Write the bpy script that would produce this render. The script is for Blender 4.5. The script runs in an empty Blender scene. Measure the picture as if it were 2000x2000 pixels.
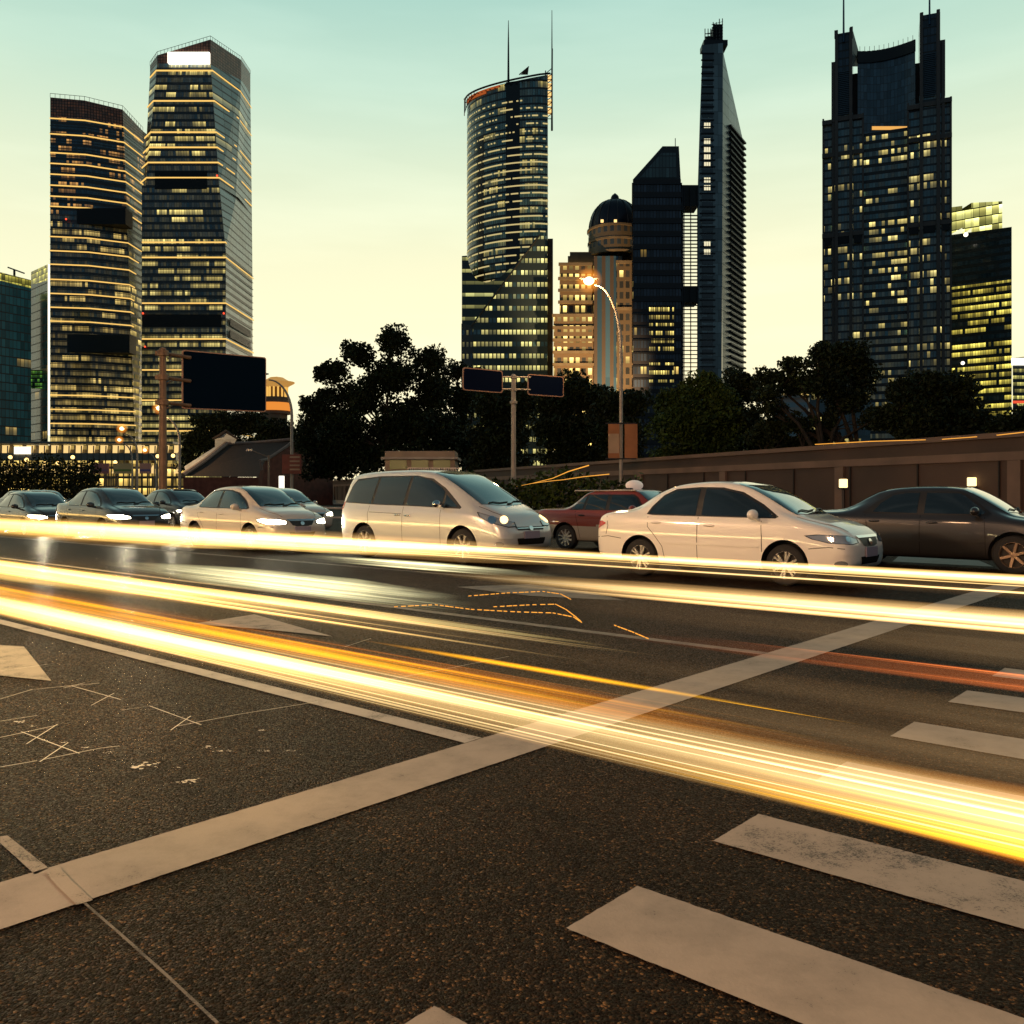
import bpy, bmesh, math, random
import numpy as np
from mathutils import Vector, Matrix
from mathutils.bvhtree import BVHTree
S = bpy.context.scene
C = S.collection
R = math.radians

# ------------------------------------------------------------------ camera
F, HZ, CH = 1750.0, 965.0, 1.32          # focal length and horizon row of the 2000 px photo, eye height in metres
cd = bpy.data.cameras.new("camera"); cam = bpy.data.objects.new("camera", cd); C.objects.link(cam)
cam.location = (0, 0, CH); cam.rotation_euler = (R(90), 0, 0)
cd.sensor_width = 36; cd.lens = 36 * F / 2000; cd.shift_y = (HZ - 1000) / 2000
cd.clip_start = 0.05; cd.clip_end = 6000
S.camera = cam

# ------------------------------------------------------------------ world
w = bpy.data.worlds.new("World"); S.world = w; w.use_nodes = True
nt = w.node_tree; nt.nodes.clear()
def N(nt, t, **k):
    n = nt.nodes.new(t)
    for a, v in k.items(): setattr(n, a, v)
    return n
def L(nt, a, b): nt.links.new(a, b)
def ramp(nt, stops, interp='LINEAR'):
    n = nt.nodes.new('ShaderNodeValToRGB'); cr = n.color_ramp; cr.interpolation = interp
    while len(cr.elements) > 1: cr.elements.remove(cr.elements[-1])
    cr.elements[0].position = stops[0][0]; cr.elements[0].color = (*stops[0][1], 1)
    for p, c in stops[1:]:
        e = cr.elements.new(p); e.color = (*c, 1)
    return n
tc = N(nt, 'ShaderNodeTexCoord'); sep = N(nt, 'ShaderNodeSeparateXYZ'); L(nt, tc.outputs['Generated'], sep.inputs[0])
rz = ramp(nt, [(0.0, (1.0, .93, .58)), (.06, (1.05, 1.0, .66)), (.17, (1.05, 1.0, .66)), (.25, (.94, .94, .635)),
               (.33, (.77, .87, .635)), (.41, (.57, .78, .63)), (.49, (.41, .67, .585)), (.60, (.17, .33, .33)), (.78, (.06, .12, .14)), (1, (.03, .06, .08))])
rb = ramp(nt, [(0.0, (.055, .085, .115)), (.3, (.055, .11, .15)), (.7, (.03, .07, .09)), (1, (.03, .06, .08))])
L(nt, sep.outputs['Z'], rz.inputs[0]); L(nt, sep.outputs['Z'], rb.inputs[0])
az = N(nt, 'ShaderNodeMapRange', interpolation_type='SMOOTHSTEP'); az.inputs[1].default_value = -.35; az.inputs[2].default_value = .75
L(nt, sep.outputs['Y'], az.inputs[0])
mx = N(nt, 'ShaderNodeMix', data_type='RGBA'); L(nt, az.outputs[0], mx.inputs[0]); L(nt, rb.outputs[0], mx.inputs[6]); L(nt, rz.outputs[0], mx.inputs[7])
# faint thin high cloud
mp = N(nt, 'ShaderNodeMapping'); mp.inputs['Scale'].default_value = (1.5, 1.5, 9); L(nt, tc.outputs['Generated'], mp.inputs[0])
cn = N(nt, 'ShaderNodeTexNoise'); cn.inputs['Scale'].default_value = 2.2; cn.inputs['Detail'].default_value = 4; L(nt, mp.outputs[0], cn.inputs[0])
cr_ = N(nt, 'ShaderNodeMapRange'); cr_.inputs[1].default_value = .45; cr_.inputs[2].default_value = .8; cr_.inputs[3].default_value = 0; cr_.inputs[4].default_value = .10
L(nt, cn.outputs[0], cr_.inputs[0])
mc = N(nt, 'ShaderNodeMix', data_type='RGBA', blend_type='ADD'); L(nt, cr_.outputs[0], mc.inputs[0]); L(nt, mx.outputs[2], mc.inputs[6]); mc.inputs[7].default_value = (.8, .8, .7, 1)
sky = N(nt, 'ShaderNodeTexSky', sky_type='NISHITA'); sky.sun_disc = False; sky.sun_elevation = R(1.5); sky.sun_rotation = R(6)
ms = N(nt, 'ShaderNodeMix', data_type='RGBA', blend_type='ADD'); ms.inputs[0].default_value = .012
L(nt, mc.outputs[2], ms.inputs[6]); L(nt, sky.outputs[0], ms.inputs[7])
bg = N(nt, 'ShaderNodeBackground'); bg.inputs[1].default_value = 1.0; L(nt, ms.outputs[2], bg.inputs[0])
wo = N(nt, 'ShaderNodeOutputWorld'); L(nt, bg.outputs[0], wo.inputs[0])

# ------------------------------------------------------------------ sun (afterglow behind the skyline)
sl = bpy.data.lights.new("sun", 'SUN'); sl.energy = .5; sl.angle = R(12); sl.color = (1, .78, .5)
so = bpy.data.objects.new("sun", sl); C.objects.link(so)
so.rotation_euler = Vector((math.sin(R(6)) * -1, -math.cos(R(6)), -math.sin(R(3)))).to_track_quat('-Z', 'Y').to_euler()

S.view_settings.view_transform = 'Standard'; S.view_settings.look = 'None'; S.view_settings.exposure = 0; S.view_settings.gamma = 1
S.cycles.use_denoising = True
S.cycles.max_bounces = 6; S.cycles.transparent_max_bounces = 40; S.cycles.glossy_bounces = 3; S.cycles.diffuse_bounces = 2
S.cycles.sample_clamp_indirect = 4; S.cycles.caustics_reflective = False; S.cycles.caustics_refractive = False

# ------------------------------------------------------------------ helpers
U = Vector((.7515, -.6597, 0)); V = Vector((.6597, .7515, 0))     # along the traffic lanes / across them
def AB(a, b, z=0.0): return Vector((a * U.x + b * V.x, a * U.y + b * V.y, z))
def PX(px, Y): return (px - 1000) / F * Y
def PZ(py, Y): return CH + (HZ - py) / F * Y
def G(px, py, z=0.0):
    Y = (CH - z) * F / (py - HZ); return Vector((PX(px, Y), Y, z))
def a_at(px, b):
    k = (px - 1000) / F; Y = b / (V.x * k + V.y); return U.x * k * Y + U.y * Y

def tag(o, label=None, cat=None, group=None, kind=None):
    if label: o['label'] = label
    if cat: o['category'] = cat
    if group: o['group'] = group
    if kind: o['kind'] = kind
    return o
def empty(name, loc=(0, 0, 0), rz=0, label=None, cat=None, group=None):
    o = bpy.data.objects.new(name, None); C.objects.link(o); o.location = loc; o.rotation_euler = (0, 0, rz); o.empty_display_size = .2
    return tag(o, label, cat, group)

class MB:
    def __init__(s): s.v = []; s.f = []; s.uv = []; s.mi = []; s.cm = 0
    def face(s, pts, uv=None):
        i = len(s.v); s.v += [tuple(p) for p in pts]; s.f.append(tuple(range(i, i + len(pts))))
        s.uv += list(uv) if uv else [(0, 0)] * len(pts); s.mi.append(s.cm); return s
    def box(s, c, d, rz=0, tilt=None):
        cx, cy, cz = c; hx, hy, hz = d[0] / 2, d[1] / 2, d[2] / 2
        M = Matrix.Rotation(rz, 3, 'Z')
        if tilt is not None: M = tilt if rz == 0 else M @ tilt
        p = [Vector((cx, cy, cz)) + M @ Vector((x, y, z)) for x in (-hx, hx) for y in (-hy, hy) for z in (-hz, hz)]
        for q, (a, b) in (((0, 1, 3, 2), (1, 2)), ((4, 6, 7, 5), (1, 2)), ((0, 4, 5, 1), (0, 2)), ((2, 3, 7, 6), (0, 2)), ((0, 2, 6, 4), (0, 1)), ((1, 5, 7, 3), (0, 1))):
            s.face([p[i] for i in q], [(p[i][a], p[i][b]) for i in q])
        return s
    def loft(s, bot, top, cap=True, u0=0.0):
        """bot/top: lists of (x,y,z) counter-clockwise; walls carry uv in metres"""
        n = len(bot); u = u0
        for i in range(n):
            j = (i + 1) % n
            d = (Vector(bot[j]) - Vector(bot[i])).length
            s.face([bot[i], bot[j], top[j], top[i]], [(u, bot[i][2]), (u + d, bot[j][2]), (u + d, top[j][2]), (u, top[i][2])]); u += d
        if cap:
            s.face(list(top)); s.face(list(reversed(bot)))
        return s
    def tube(s, pts, rad, n=8, cap=True, sy=1.0, sz=1.0):
        pts = [Vector(p) for p in pts]; rings = []
        if not hasattr(rad, '__len__'): rad = [rad] * len(pts)
        for i, p in enumerate(pts):
            t = (pts[min(i + 1, len(pts) - 1)] - pts[max(i - 1, 0)]).normalized()
            up = Vector((0, 0, 1)) if abs(t.z) < .95 else Vector((1, 0, 0))
            e1 = t.cross(up).normalized(); e2 = e1.cross(t).normalized()
            rings.append([p + rad[i] * (math.cos(2 * math.pi * k / n) * e1 * sy + math.sin(2 * math.pi * k / n) * e2 * sz) for k in range(n)])
        base = len(s.v)
        for r in rings: s.v += [tuple(q) for q in r]
        for i in range(len(rings) - 1):
            for k in range(n):
                a = base + i * n + k; b = base + i * n + (k + 1) % n
                s.f.append((a, b, b + n, a + n)); s.uv += [(0, 0)] * 4; s.mi.append(s.cm)
        if cap:
            s.f.append(tuple(base + k for k in range(n))[::-1]); s.uv += [(0, 0)] * n; s.mi.append(s.cm)
            e = base + (len(rings) - 1) * n; s.f.append(tuple(e + k for k in range(n))); s.uv += [(0, 0)] * n; s.mi.append(s.cm)
        return s
    def lathe(s, prof, c=(0, 0, 0), n=32, axis='Z', a0=0, a1=2 * math.pi, uvm=False):
        """prof: (r,h) list"""
        full = abs(a1 - a0 - 2 * math.pi) < 1e-6; m = n if full else n + 1
        base = len(s.v); c = Vector(c)
        for r, h in prof:
            for k in range(m):
                t = a0 + (a1 - a0) * k / n; x, y = r * math.cos(t), r * math.sin(t)
                s.v.append(tuple(c + (Vector((x, y, h)) if axis == 'Z' else Vector((x, h, y)))))
        for i in range(len(prof) - 1):
            for k in range(n):
                k2 = (k + 1) % m; a = base + i * m + k; b = base + i * m + k2
                s.f.append((a, b, b + m, a + m))
                r = max(prof[i][0], prof[i + 1][0]); us = [(a0 + (a1 - a0) * q / n) * r for q in (k, k + 1)]
                s.uv += [(us[0], prof[i][1]), (us[1], prof[i][1]), (us[1], prof[i + 1][1]), (us[0], prof[i + 1][1])]; s.mi.append(s.cm)
        return s
    def sphere(s, c, r, n=16, m=10, sc=(1, 1, 1)):
        prof = [(max(1e-4, math.sin(math.pi * i / m)) * r, -math.cos(math.pi * i / m) * r) for i in range(m + 1)]
        b = len(s.v); s.lathe(prof, (0, 0, 0), n)
        for i in range(b, len(s.v)):
            v = s.v[i]; s.v[i] = (c[0] + v[0] * sc[0], c[1] + v[1] * sc[1], c[2] + v[2] * sc[2])
        return s
    def build(s, name, mats, parent=None, smooth=False, bevel=0, merge=False):
        me = bpy.data.meshes.new(name); me.from_pydata(s.v, [], s.f)
        if not isinstance(mats, (list, tuple)): mats = [mats]
        for m in mats: me.materials.append(m)
        uv = me.uv_layers.new(name='UVMap'); uv.data.foreach_set('uv', [x for p in s.uv for x in p])
        me.polygons.foreach_set('material_index', s.mi)
        if merge or bevel:
            bm = bmesh.new(); bm.from_mesh(me); bmesh.ops.remove_doubles(bm, verts=bm.verts, dist=1e-4)
            bmesh.ops.recalc_face_normals(bm, faces=bm.faces); bm.to_mesh(me); bm.free()
        if smooth:
            me.polygons.foreach_set('use_smooth', [True] * len(me.polygons))
            try: me.set_sharp_from_angle(angle=R(35))
            except Exception: pass
        me.update()
        o = bpy.data.objects.new(name, me); C.objects.link(o)
        if parent: o.parent = parent
        if bevel:
            b = o.modifiers.new('bevel', 'BEVEL'); b.width = bevel; b.segments = 2; b.limit_method = 'ANGLE'
        return o

def copy_tree(o, parent=None):
    c = o.copy(); C.objects.link(c); c.parent = parent
    for ch in [x for x in bpy.data.objects if x.parent == o]: copy_tree(ch, c)
    return c

# ------------------------------------------------------------------ materials
def mat(name, col, rough=.6, metal=0, spec=.5, coat=0, em=None, es=0, noise=0, nscale=8, bump=0, bscale=60):
    m = bpy.data.materials.new(name); m.use_nodes = True; t = m.node_tree; b = t.nodes['Principled BSDF']
    b.inputs['Base Color'].default_value = (*col, 1); b.inputs['Roughness'].default_value = rough; b.inputs['Metallic'].default_value = metal
    b.inputs['Specular IOR Level'].default_value = spec; b.inputs['Coat Weight'].default_value = coat; b.inputs['Coat Roughness'].default_value = .04
    if em: b.inputs['Emission Color'].default_value = (*em, 1); b.inputs['Emission Strength'].default_value = es
    tcn = N(t, 'ShaderNodeTexCoord')
    if noise:
        n = N(t, 'ShaderNodeTexNoise'); n.inputs['Scale'].default_value = nscale; n.inputs['Detail'].default_value = 6; L(t, tcn.outputs['Object'], n.inputs[0])
        r = ramp(t, [(.3, tuple(c * (1 - noise) for c in col)), (.7, tuple(min(1, c * (1 + noise)) for c in col))]); L(t, n.outputs[0], r.inputs[0]); L(t, r.outputs[0], b.inputs['Base Color'])
        rr = N(t, 'ShaderNodeMapRange'); rr.inputs[3].default_value = max(0, rough - .1); rr.inputs[4].default_value = min(1, rough + .12); L(t, n.outputs[0], rr.inputs[0]); L(t, rr.outputs[0], b.inputs['Roughness'])
    if bump:
        n2 = N(t, 'ShaderNodeTexNoise'); n2.inputs['Scale'].default_value = bscale; L(t, tcn.outputs['Object'], n2.inputs[0])
        bp = N(t, 'ShaderNodeBump'); bp.inputs['Strength'].default_value = bump; bp.inputs['Distance'].default_value = .02; L(t, n2.outputs[0], bp.inputs['Height']); L(t, bp.outputs[0], b.inputs['Normal'])
    m.cycles.emission_sampling = 'NONE' if (em and es < 20) else 'AUTO'
    return m
def emis(name, col, s, sample=False):
    m = bpy.data.materials.new(name); m.use_nodes = True; t = m.node_tree; t.nodes.clear()
    e = N(t, 'ShaderNodeEmission'); e.inputs[0].default_value = (*col, 1); e.inputs[1].default_value = s
    o = N(t, 'ShaderNodeOutputMaterial'); L(t, e.outputs[0], o.inputs[0])
    m.cycles.emission_sampling = 'AUTO' if sample else 'NONE'
    return m

def Mth(t, op, a, b=None, clamp=False):
    n = N(t, 'ShaderNodeMath', operation=op); n.use_clamp = clamp
    for i, x in enumerate((a, b)):
        if x is None: continue
        if isinstance(x, (int, float)): n.inputs[i].default_value = x
        else: L(t, x, n.inputs[i])
    return n.outputs[0]

def facade(name, fh=4.0, ww=1.5, room=4, floor_lit=.6, room_lit=.35, win_lit=.85, span=.3, mull=.12, frame=(.02, .025, .03), glass=(.012, .03, .045),
           lit=(1, .70, .28), es=2.0, seed=0.0, rough=.12, zmin=-1, zmax=9999, rowbright=0.0, pier=0, pierw=.12, piercol=(.03, .025, .025), glow=0.0, refl=.7, floordir=0):
    """curtain wall seen from far: floors, spandrels, mullions, rooms with lights on; uv in metres"""
    m = bpy.data.materials.new(name); m.use_nodes = True; t = m.node_tree; b = t.nodes['Principled BSDF']
    lit = (lit[0], lit[1] * 1.0, lit[2] * .62); room_lit = min(1, room_lit * 1.25)
    uv = N(t, 'ShaderNodeUVMap'); sp = N(t, 'ShaderNodeSeparateXYZ'); L(t, uv.outputs[0], sp.inputs[0]); u, v = sp.outputs[0], sp.outputs[1]
    un = Mth(t, 'DIVIDE', u, ww); vn = Mth(t, 'DIVIDE', v, fh)
    fu, fv = Mth(t, 'FLOOR', un), Mth(t, 'FLOOR', vn); cu, cv = Mth(t, 'FRACT', un), Mth(t, 'FRACT', vn)
    inw = Mth(t, 'MULTIPLY', Mth(t, 'GREATER_THAN', cu, mull), Mth(t, 'GREATER_THAN', cv, span))
    if pier:
        pu = Mth(t, 'FRACT', Mth(t, 'DIVIDE', u, pier)); ip = Mth(t, 'GREATER_THAN', pu, pierw)
        inw = Mth(t, 'MULTIPLY', inw, ip)
    def wn(x, y, z):
        c = N(t, 'ShaderNodeCombineXYZ')
        for i, q in enumerate((x, y, z)):
            if isinstance(q, (int, float)): c.inputs[i].default_value = q
            else: L(t, q, c.inputs[i])
        n = N(t, 'ShaderNodeTexWhiteNoise', noise_dimensions='3D'); L(t, c.outputs[0], n.inputs[0]); return n.outputs[0]
    ru = Mth(t, 'FLOOR', Mth(t, 'DIVIDE', un, room))
    lf = Mth(t, 'LESS_THAN', wn(7.3, fv, seed), floor_lit)
    lr = Mth(t, 'LESS_THAN', wn(ru, fv, seed + 3), room_lit)
    lw = Mth(t, 'LESS_THAN', wn(fu, fv, seed + 5), win_lit)
    br = wn(fu, fv, seed + 9); br2 = wn(ru, fv, seed + 11)
    on = Mth(t, 'MULTIPLY', Mth(t, 'MULTIPLY', lf, lr), Mth(t, 'MULTIPLY', lw, inw))
    if zmax < 9000: on = Mth(t, 'MULTIPLY', on, Mth(t, 'LESS_THAN', v, zmax))
    grad = Mth(t, 'ADD', Mth(t, 'MULTIPLY', Mth(t, 'POWER', cv, 3), 1.1), .35)
    bri = Mth(t, 'MULTIPLY', Mth(t, 'ADD', Mth(t, 'MULTIPLY', br, .9), .25), Mth(t, 'ADD', Mth(t, 'MULTIPLY', br2, 1.1), .2))
    # every office glows faintly even with the room lights off
    nf = N(t, 'ShaderNodeTexNoise'); nf.inputs['Scale'].default_value = .35; L(t, uv.outputs[0], nf.inputs[0])
    lowf = N(t, 'ShaderNodeMapRange'); lowf.inputs[1].default_value = 110; lowf.inputs[2].default_value = 20; lowf.inputs[3].default_value = 1; lowf.inputs[4].default_value = 9; L(t, v, lowf.inputs[0])
    weak = Mth(t, 'MULTIPLY', Mth(t, 'MULTIPLY', Mth(t, 'MULTIPLY', inw, glow), nf.outputs[0]), Mth(t, 'MULTIPLY', lowf.outputs[0], wn(fu, fv, seed + 41)))
    es_ = Mth(t, 'ADD', Mth(t, 'MULTIPLY', Mth(t, 'MULTIPLY', on, bri), Mth(t, 'MULTIPLY', grad, es * .68)), weak)
    L(t, es_, b.inputs['Emission Strength'])
    lc = N(t, 'ShaderNodeMix', data_type='RGBA'); L(t, br2, lc.inputs[0]); lc.inputs[6].default_value = (*lit, 1); lc.inputs[7].default_value = (lit[0], min(1, lit[1] * 1.08), min(1, lit[2] * 1.35), 1)
    L(t, lc.outputs[2], b.inputs['Emission Color'])
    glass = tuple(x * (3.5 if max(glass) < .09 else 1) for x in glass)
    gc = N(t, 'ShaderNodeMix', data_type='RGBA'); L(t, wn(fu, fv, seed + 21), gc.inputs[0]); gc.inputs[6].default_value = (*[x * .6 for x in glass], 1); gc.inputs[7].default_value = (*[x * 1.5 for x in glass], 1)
    bc = N(t, 'ShaderNodeMix', data_type='RGBA'); L(t, inw, bc.inputs[0]); bc.inputs[6].default_value = (*frame, 1); L(t, gc.outputs[2], bc.inputs[7])
    out = bc.outputs[2]
    if pier:
        pc = N(t, 'ShaderNodeMix', data_type='RGBA'); L(t, ip, pc.inputs[0]); pc.inputs[6].default_value = (*piercol, 1); L(t, out, pc.inputs[7]); out = pc.outputs[2]
    L(t, out, b.inputs['Base Color'])
    rg = Mth(t, 'ADD', Mth(t, 'MULTIPLY', Mth(t, 'SUBTRACT', 1, inw), .35), rough); L(t, rg, b.inputs['Roughness'])
    b.inputs['Specular IOR Level'].default_value = refl
    # slight pane-to-pane warping of the reflections
    bp = N(t, 'ShaderNodeBump'); bp.inputs['Strength'].default_value = .06; bp.inputs['Distance'].default_value = .3
    L(t, wn(fu, fv, seed + 31), bp.inputs['Height'])
    m.cycles.emission_sampling = 'NONE'
    return m

dark_metal = mat('dark_metal', (.03, .03, .035), .5, .6)
steel = mat('steel', (.35, .34, .33), .45, .8, noise=.2)
pole_m = mat('pole_paint', (.38, .33, .28), .5, .2, noise=.2, nscale=3)
concrete = mat('concrete', (.28, .26, .24), .85, noise=.25, nscale=1.5)
gold_strip = emis('gold_strip', (1, .60, .15), 1.15)
white_strip = emis('white_strip', (1, .9, .7), 2.2)
red_lamp = emis('red_lamp', (1, .08, .03), 2.0)
warm_win = emis('warm_window', (1, .66, .24), 1.6)
sodium = emis('sodium_lamp', (1, .55, .16), 30, True)

# ------------------------------------------------------------------ ground and road
def asphalt():
    m = bpy.data.materials.new('asphalt'); m.use_nodes = True; t = m.node_tree; b = t.nodes['Principled BSDF']
    tcn = N(t, 'ShaderNodeTexCoord'); P = tcn.outputs['Object']
    vo = N(t, 'ShaderNodeTexVoronoi'); vo.inputs['Scale'].default_value = 120; vo.inputs['Randomness'].default_value = 1; L(t, P, vo.inputs[0])
    v2 = N(t, 'ShaderNodeTexVoronoi'); v2.inputs['Scale'].default_value = 55; L(t, P, v2.inputs[0])
    no = N(t, 'ShaderNodeTexNoise'); no.inputs['Scale'].default_value = 90; no.inputs['Detail'].default_value = 6; no.inputs['Roughness'].default_value = .7; L(t, P, no.inputs[0])
    big = N(t, 'ShaderNodeTexNoise'); big.inputs['Scale'].default_value = .5; big.inputs['Detail'].default_value = 6; L(t, P, big.inputs[0])
    cs = ramp(t, [(.0, (.003, .0018, .001)), (.5, (.008, .0048, .0026)), (.8, (.018, .0108, .0058)), (.93, (.055, .033, .017)), (1, (.20, .12, .055))])
    sp_ = N(t, 'ShaderNodeSeparateColor'); L(t, vo.outputs['Color'], sp_.inputs[0]); L(t, sp_.outputs[0], cs.inputs[0])
    bm_ = ramp(t, [(.3, (.6, .6, .6)), (.7, (1.3, 1.25, 1.2))]); L(t, big.outputs[0], bm_.inputs[0])
    mp = N(t, 'ShaderNodeMapping'); mp.inputs['Rotation'].default_value = (0, 0, .7205); L(t, P, mp.inputs[0]); mp2 = N(t, 'ShaderNodeMapping'); mp2.inputs['Scale'].default_value = (.12, 1.1, 1); L(t, mp.outputs[0], mp2.inputs[0])
    ln = N(t, 'ShaderNodeTexNoise'); ln.inputs['Scale'].default_value = 1.0; ln.inputs['Detail'].default_value = 7; ln.inputs['Roughness'].default_value = .65; L(t, mp2.outputs[0], ln.inputs[0])
    lr_ = ramp(t, [(.32, (.5, .48, .46)), (.5, (1, 1, 1)), (.70, (1.5, 1.45, 1.4))]); L(t, ln.outputs[0], lr_.inputs[0])
    m0 = N(t, 'ShaderNodeMix', data_type='RGBA', blend_type='MULTIPLY'); m0.inputs[0].default_value = 1; L(t, bm_.outputs[0], m0.inputs[6]); L(t, lr_.outputs[0], m0.inputs[7])
    mu = N(t, 'ShaderNodeMix', data_type='RGBA', blend_type='MULTIPLY'); mu.inputs[0].default_value = 1; L(t, cs.outputs[0], mu.inputs[6]); L(t, m0.outputs[2], mu.inputs[7])
    L(t, mu.outputs[2], b.inputs['Base Color'])
    rr = N(t, 'ShaderNodeMapRange'); rr.inputs[3].default_value = .25; rr.inputs[4].default_value = .75; L(t, sp_.outputs[1], rr.inputs[0]); L(t, rr.outputs[0], b.inputs['Roughness'])
    b.inputs['Specular IOR Level'].default_value = .05
    h = Mth(t, 'ADD', Mth(t, 'ADD', Mth(t, 'MULTIPLY', vo.outputs['Distance'], -1.2), Mth(t, 'MULTIPLY', no.outputs[0], .9)), Mth(t, 'MULTIPLY', v2.outputs['Distance'], -.5))
    bp = N(t, 'ShaderNodeBump'); bp.inputs['Strength'].default_value = 1.0; bp.inputs['Distance'].default_value = .009; L(t, h, bp.inputs['Height']); L(t, bp.outputs[0], b.inputs['Normal'])
    return m
def road_paint(name, col=(.27, .232, .192), wear=.5, spots=0.0):
    """old thermoplastic paint: grainy, worn through in patches"""
    m = bpy.data.materials.new(name); m.use_nodes = True; t = m.node_tree; b = t.nodes['Principled BSDF']
    tcn = N(t, 'ShaderNodeTexCoord'); P = tcn.outputs['Object']
    n1 = N(t, 'ShaderNodeTexNoise'); n1.inputs['Scale'].default_value = 3.5; n1.inputs['Detail'].default_value = 8; n1.inputs['Roughness'].default_value = .7; L(t, P, n1.inputs[0])
    n2 = N(t, 'ShaderNodeTexNoise'); n2.inputs['Scale'].default_value = 110; n2.inputs['Detail'].default_value = 3; L(t, P, n2.inputs[0])
    base = ramp(t, [(.25, tuple(c * .62 for c in col)), (.55, col), (.8, tuple(min(1, c * 1.12) for c in col))]); L(t, n1.outputs[0], base.inputs[0])
    n3 = N(t, 'ShaderNodeTexNoise'); n3.inputs['Scale'].default_value = 260; n3.inputs['Detail'].default_value = 2; L(t, P, n3.inputs[0])
    s_ = Mth(t, 'ADD', Mth(t, 'MULTIPLY', n1.outputs[0], .5), Mth(t, 'ADD', Mth(t, 'MULTIPLY', n2.outputs[0], .28), Mth(t, 'MULTIPLY', n3.outputs[0], .22)))
    mask = N(t, 'ShaderNodeMapRange'); mask.inputs[1].default_value = .33 + .06 * wear; mask.inputs[2].default_value = .38 + .06 * wear; L(t, s_, mask.inputs[0])
    mx_ = N(t, 'ShaderNodeMix', data_type='RGBA'); L(t, mask.outputs[0], mx_.inputs[0]); mx_.inputs[6].default_value = (.05, .042, .035, 1); L(t, base.outputs[0], mx_.inputs[7])
    L(t, mx_.outputs[2], b.inputs['Base Color']); b.inputs['Roughness'].default_value = .62
    bp = N(t, 'ShaderNodeBump'); bp.inputs['Strength'].default_value = .35; bp.inputs['Distance'].default_value = .003; L(t, n2.outputs[0], bp.inputs['Height']); L(t, bp.outputs[0], b.inputs['Normal'])
    return m
asp = asphalt(); paint_m = road_paint('road_paint'); worn_m = road_paint('worn_road_paint', (.28, .24, .195), 1.5); faint_m = road_paint('faint_road_paint', (.15, .13, .105), 1.8)
g = MB(); g.face([(-2600, -300, -.03), (2600, -300, -.03), (2600, 3200, -.03), (-2600, 3200, -.03)]); tag(g.build('ground', mat('park_ground', (.03, .035, .02), .9, noise=.4, nscale=.2)), kind='structure')
g = MB(); g.face([AB(-190, -14), AB(70, -14), AB(70, 34), AB(-190, 34)]); tag(g.build('road', asp), kind='structure')

def flat(name, pts, m, z=.004, kind='structure'):
    g = MB(); g.face([(p[0], p[1], z) for p in pts]); o = g.build(name, m)
    bm = bmesh.new(); bm.from_mesh(o.data)
    for f in bm.faces:
        if f.normal.z < 0: f.normal_flip()
    bm.to_mesh(o.data); bm.free()
    return tag(o, kind=kind)
def ragged(pts, amp, step=.06, seed=1):
    rnd = random.Random(seed); out = []
    for i in range(len(pts)):
        p, q = Vector(pts[i]), Vector(pts[(i + 1) % len(pts)]); n = max(1, int((q - p).length / step))
        for k in range(n): out.append(p.lerp(q, k / n) + Vector((rnd.uniform(-amp, amp), rnd.uniform(-amp, amp), 0)))
    return out
flat('stop_line', ragged([AB(-3.31, -4), AB(-2.95, -4), AB(-2.95, 20), AB(-3.31, 20)], .0016, .02), paint_m)
bars = [(.02, .42), (1.22, 1.60), (2.15, 2.54), (3.06, 3.44), (4.0, 4.40), (5.02, 5.43), (6.09, 6.53), (7.16, 7.56), (8.2, 8.6), (9.3, 9.7), (10.4, 10.8), (11.5, 11.9), (12.6, 13), (13.7, 14.1), (14.8, 15.2), (15.9, 16.3)]
bars[0] = (.3, .7)
for i, (b0, b1) in enumerate(bars):
    flat('crosswalk_stripe', ragged([AB(-1.67, b0), AB(3.3, b0), AB(3.3, b1), AB(-1.67, b1)], .0016, .02, seed=i), worn_m if i in (3, 0) else paint_m)
for i, (a0, a1, b0) in enumerate([(-60, -3.31, 3.40), (-60, -3.31, 6.87), (-60, -3.31, 10.3), (-60, -3.31, 14.9)]):
    flat('lane_line', ragged([AB(a0, b0), AB(a1 - .004, b0), AB(a1 - .004, b0 + .13), AB(a0, b0 + .13)], .003, .3, seed=i + 30), faint_m if i else road_paint('lane_paint', (.34, .31, .27), 1.1), z=.004)
flat('lane_line', [G(1743, 1097), G(1940, 1107), G(1912, 1095), G(1755, 1087)], paint_m)
# turn arrows
def gpoly(name, pix, m, z=.006): return flat(name, [G(x * 2000 / 1932, y * 2000 / 1932) for x, y in pix], m, z)
gpoly('lane_arrow', [(-150, 1205), (-60, 1213), (-20, 1217), (45, 1221), (97, 1286), (0, 1276), (-120, 1262)], worn_m)
gpoly('lane_arrow', [(365, 1178), (480, 1160), (628, 1202), (515, 1190)], worn_m)
gpoly('lane_arrow', [(860, 1108), (1000, 1103), (1110, 1118), (1180, 1134), (1000, 1125)], faint_m)
gpoly('lane_line', [(0, 1580), (14, 1578), (92, 1640), (66, 1652), (0, 1592)], worn_m, .004)
def strip(name, pix, wd, m, z=.0075):
    P_ = [G(x * 2000 / 1932, y * 2000 / 1932) for x, y in pix]; l = []; r = []
    for i, p in enumerate(P_):
        d = (P_[min(i + 1, len(P_) - 1)] - P_[max(0, i - 1)]).normalized(); n = Vector((-d.y, d.x, 0)) * wd / 2
        l.append(p + n); r.append(p - n)
    return flat(name, l + r[::-1], m, z)
strip('paint_streak', [(98, 1645), (122, 1672), (160, 1708)], .05, worn_m, .0095)
strip('paint_streak', [(160, 1708), (240, 1778), (320, 1850), (410, 1935)], .009, faint_m)
chalk = road_paint('chalk_paint', (.62, .58, .5), .2)
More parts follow.
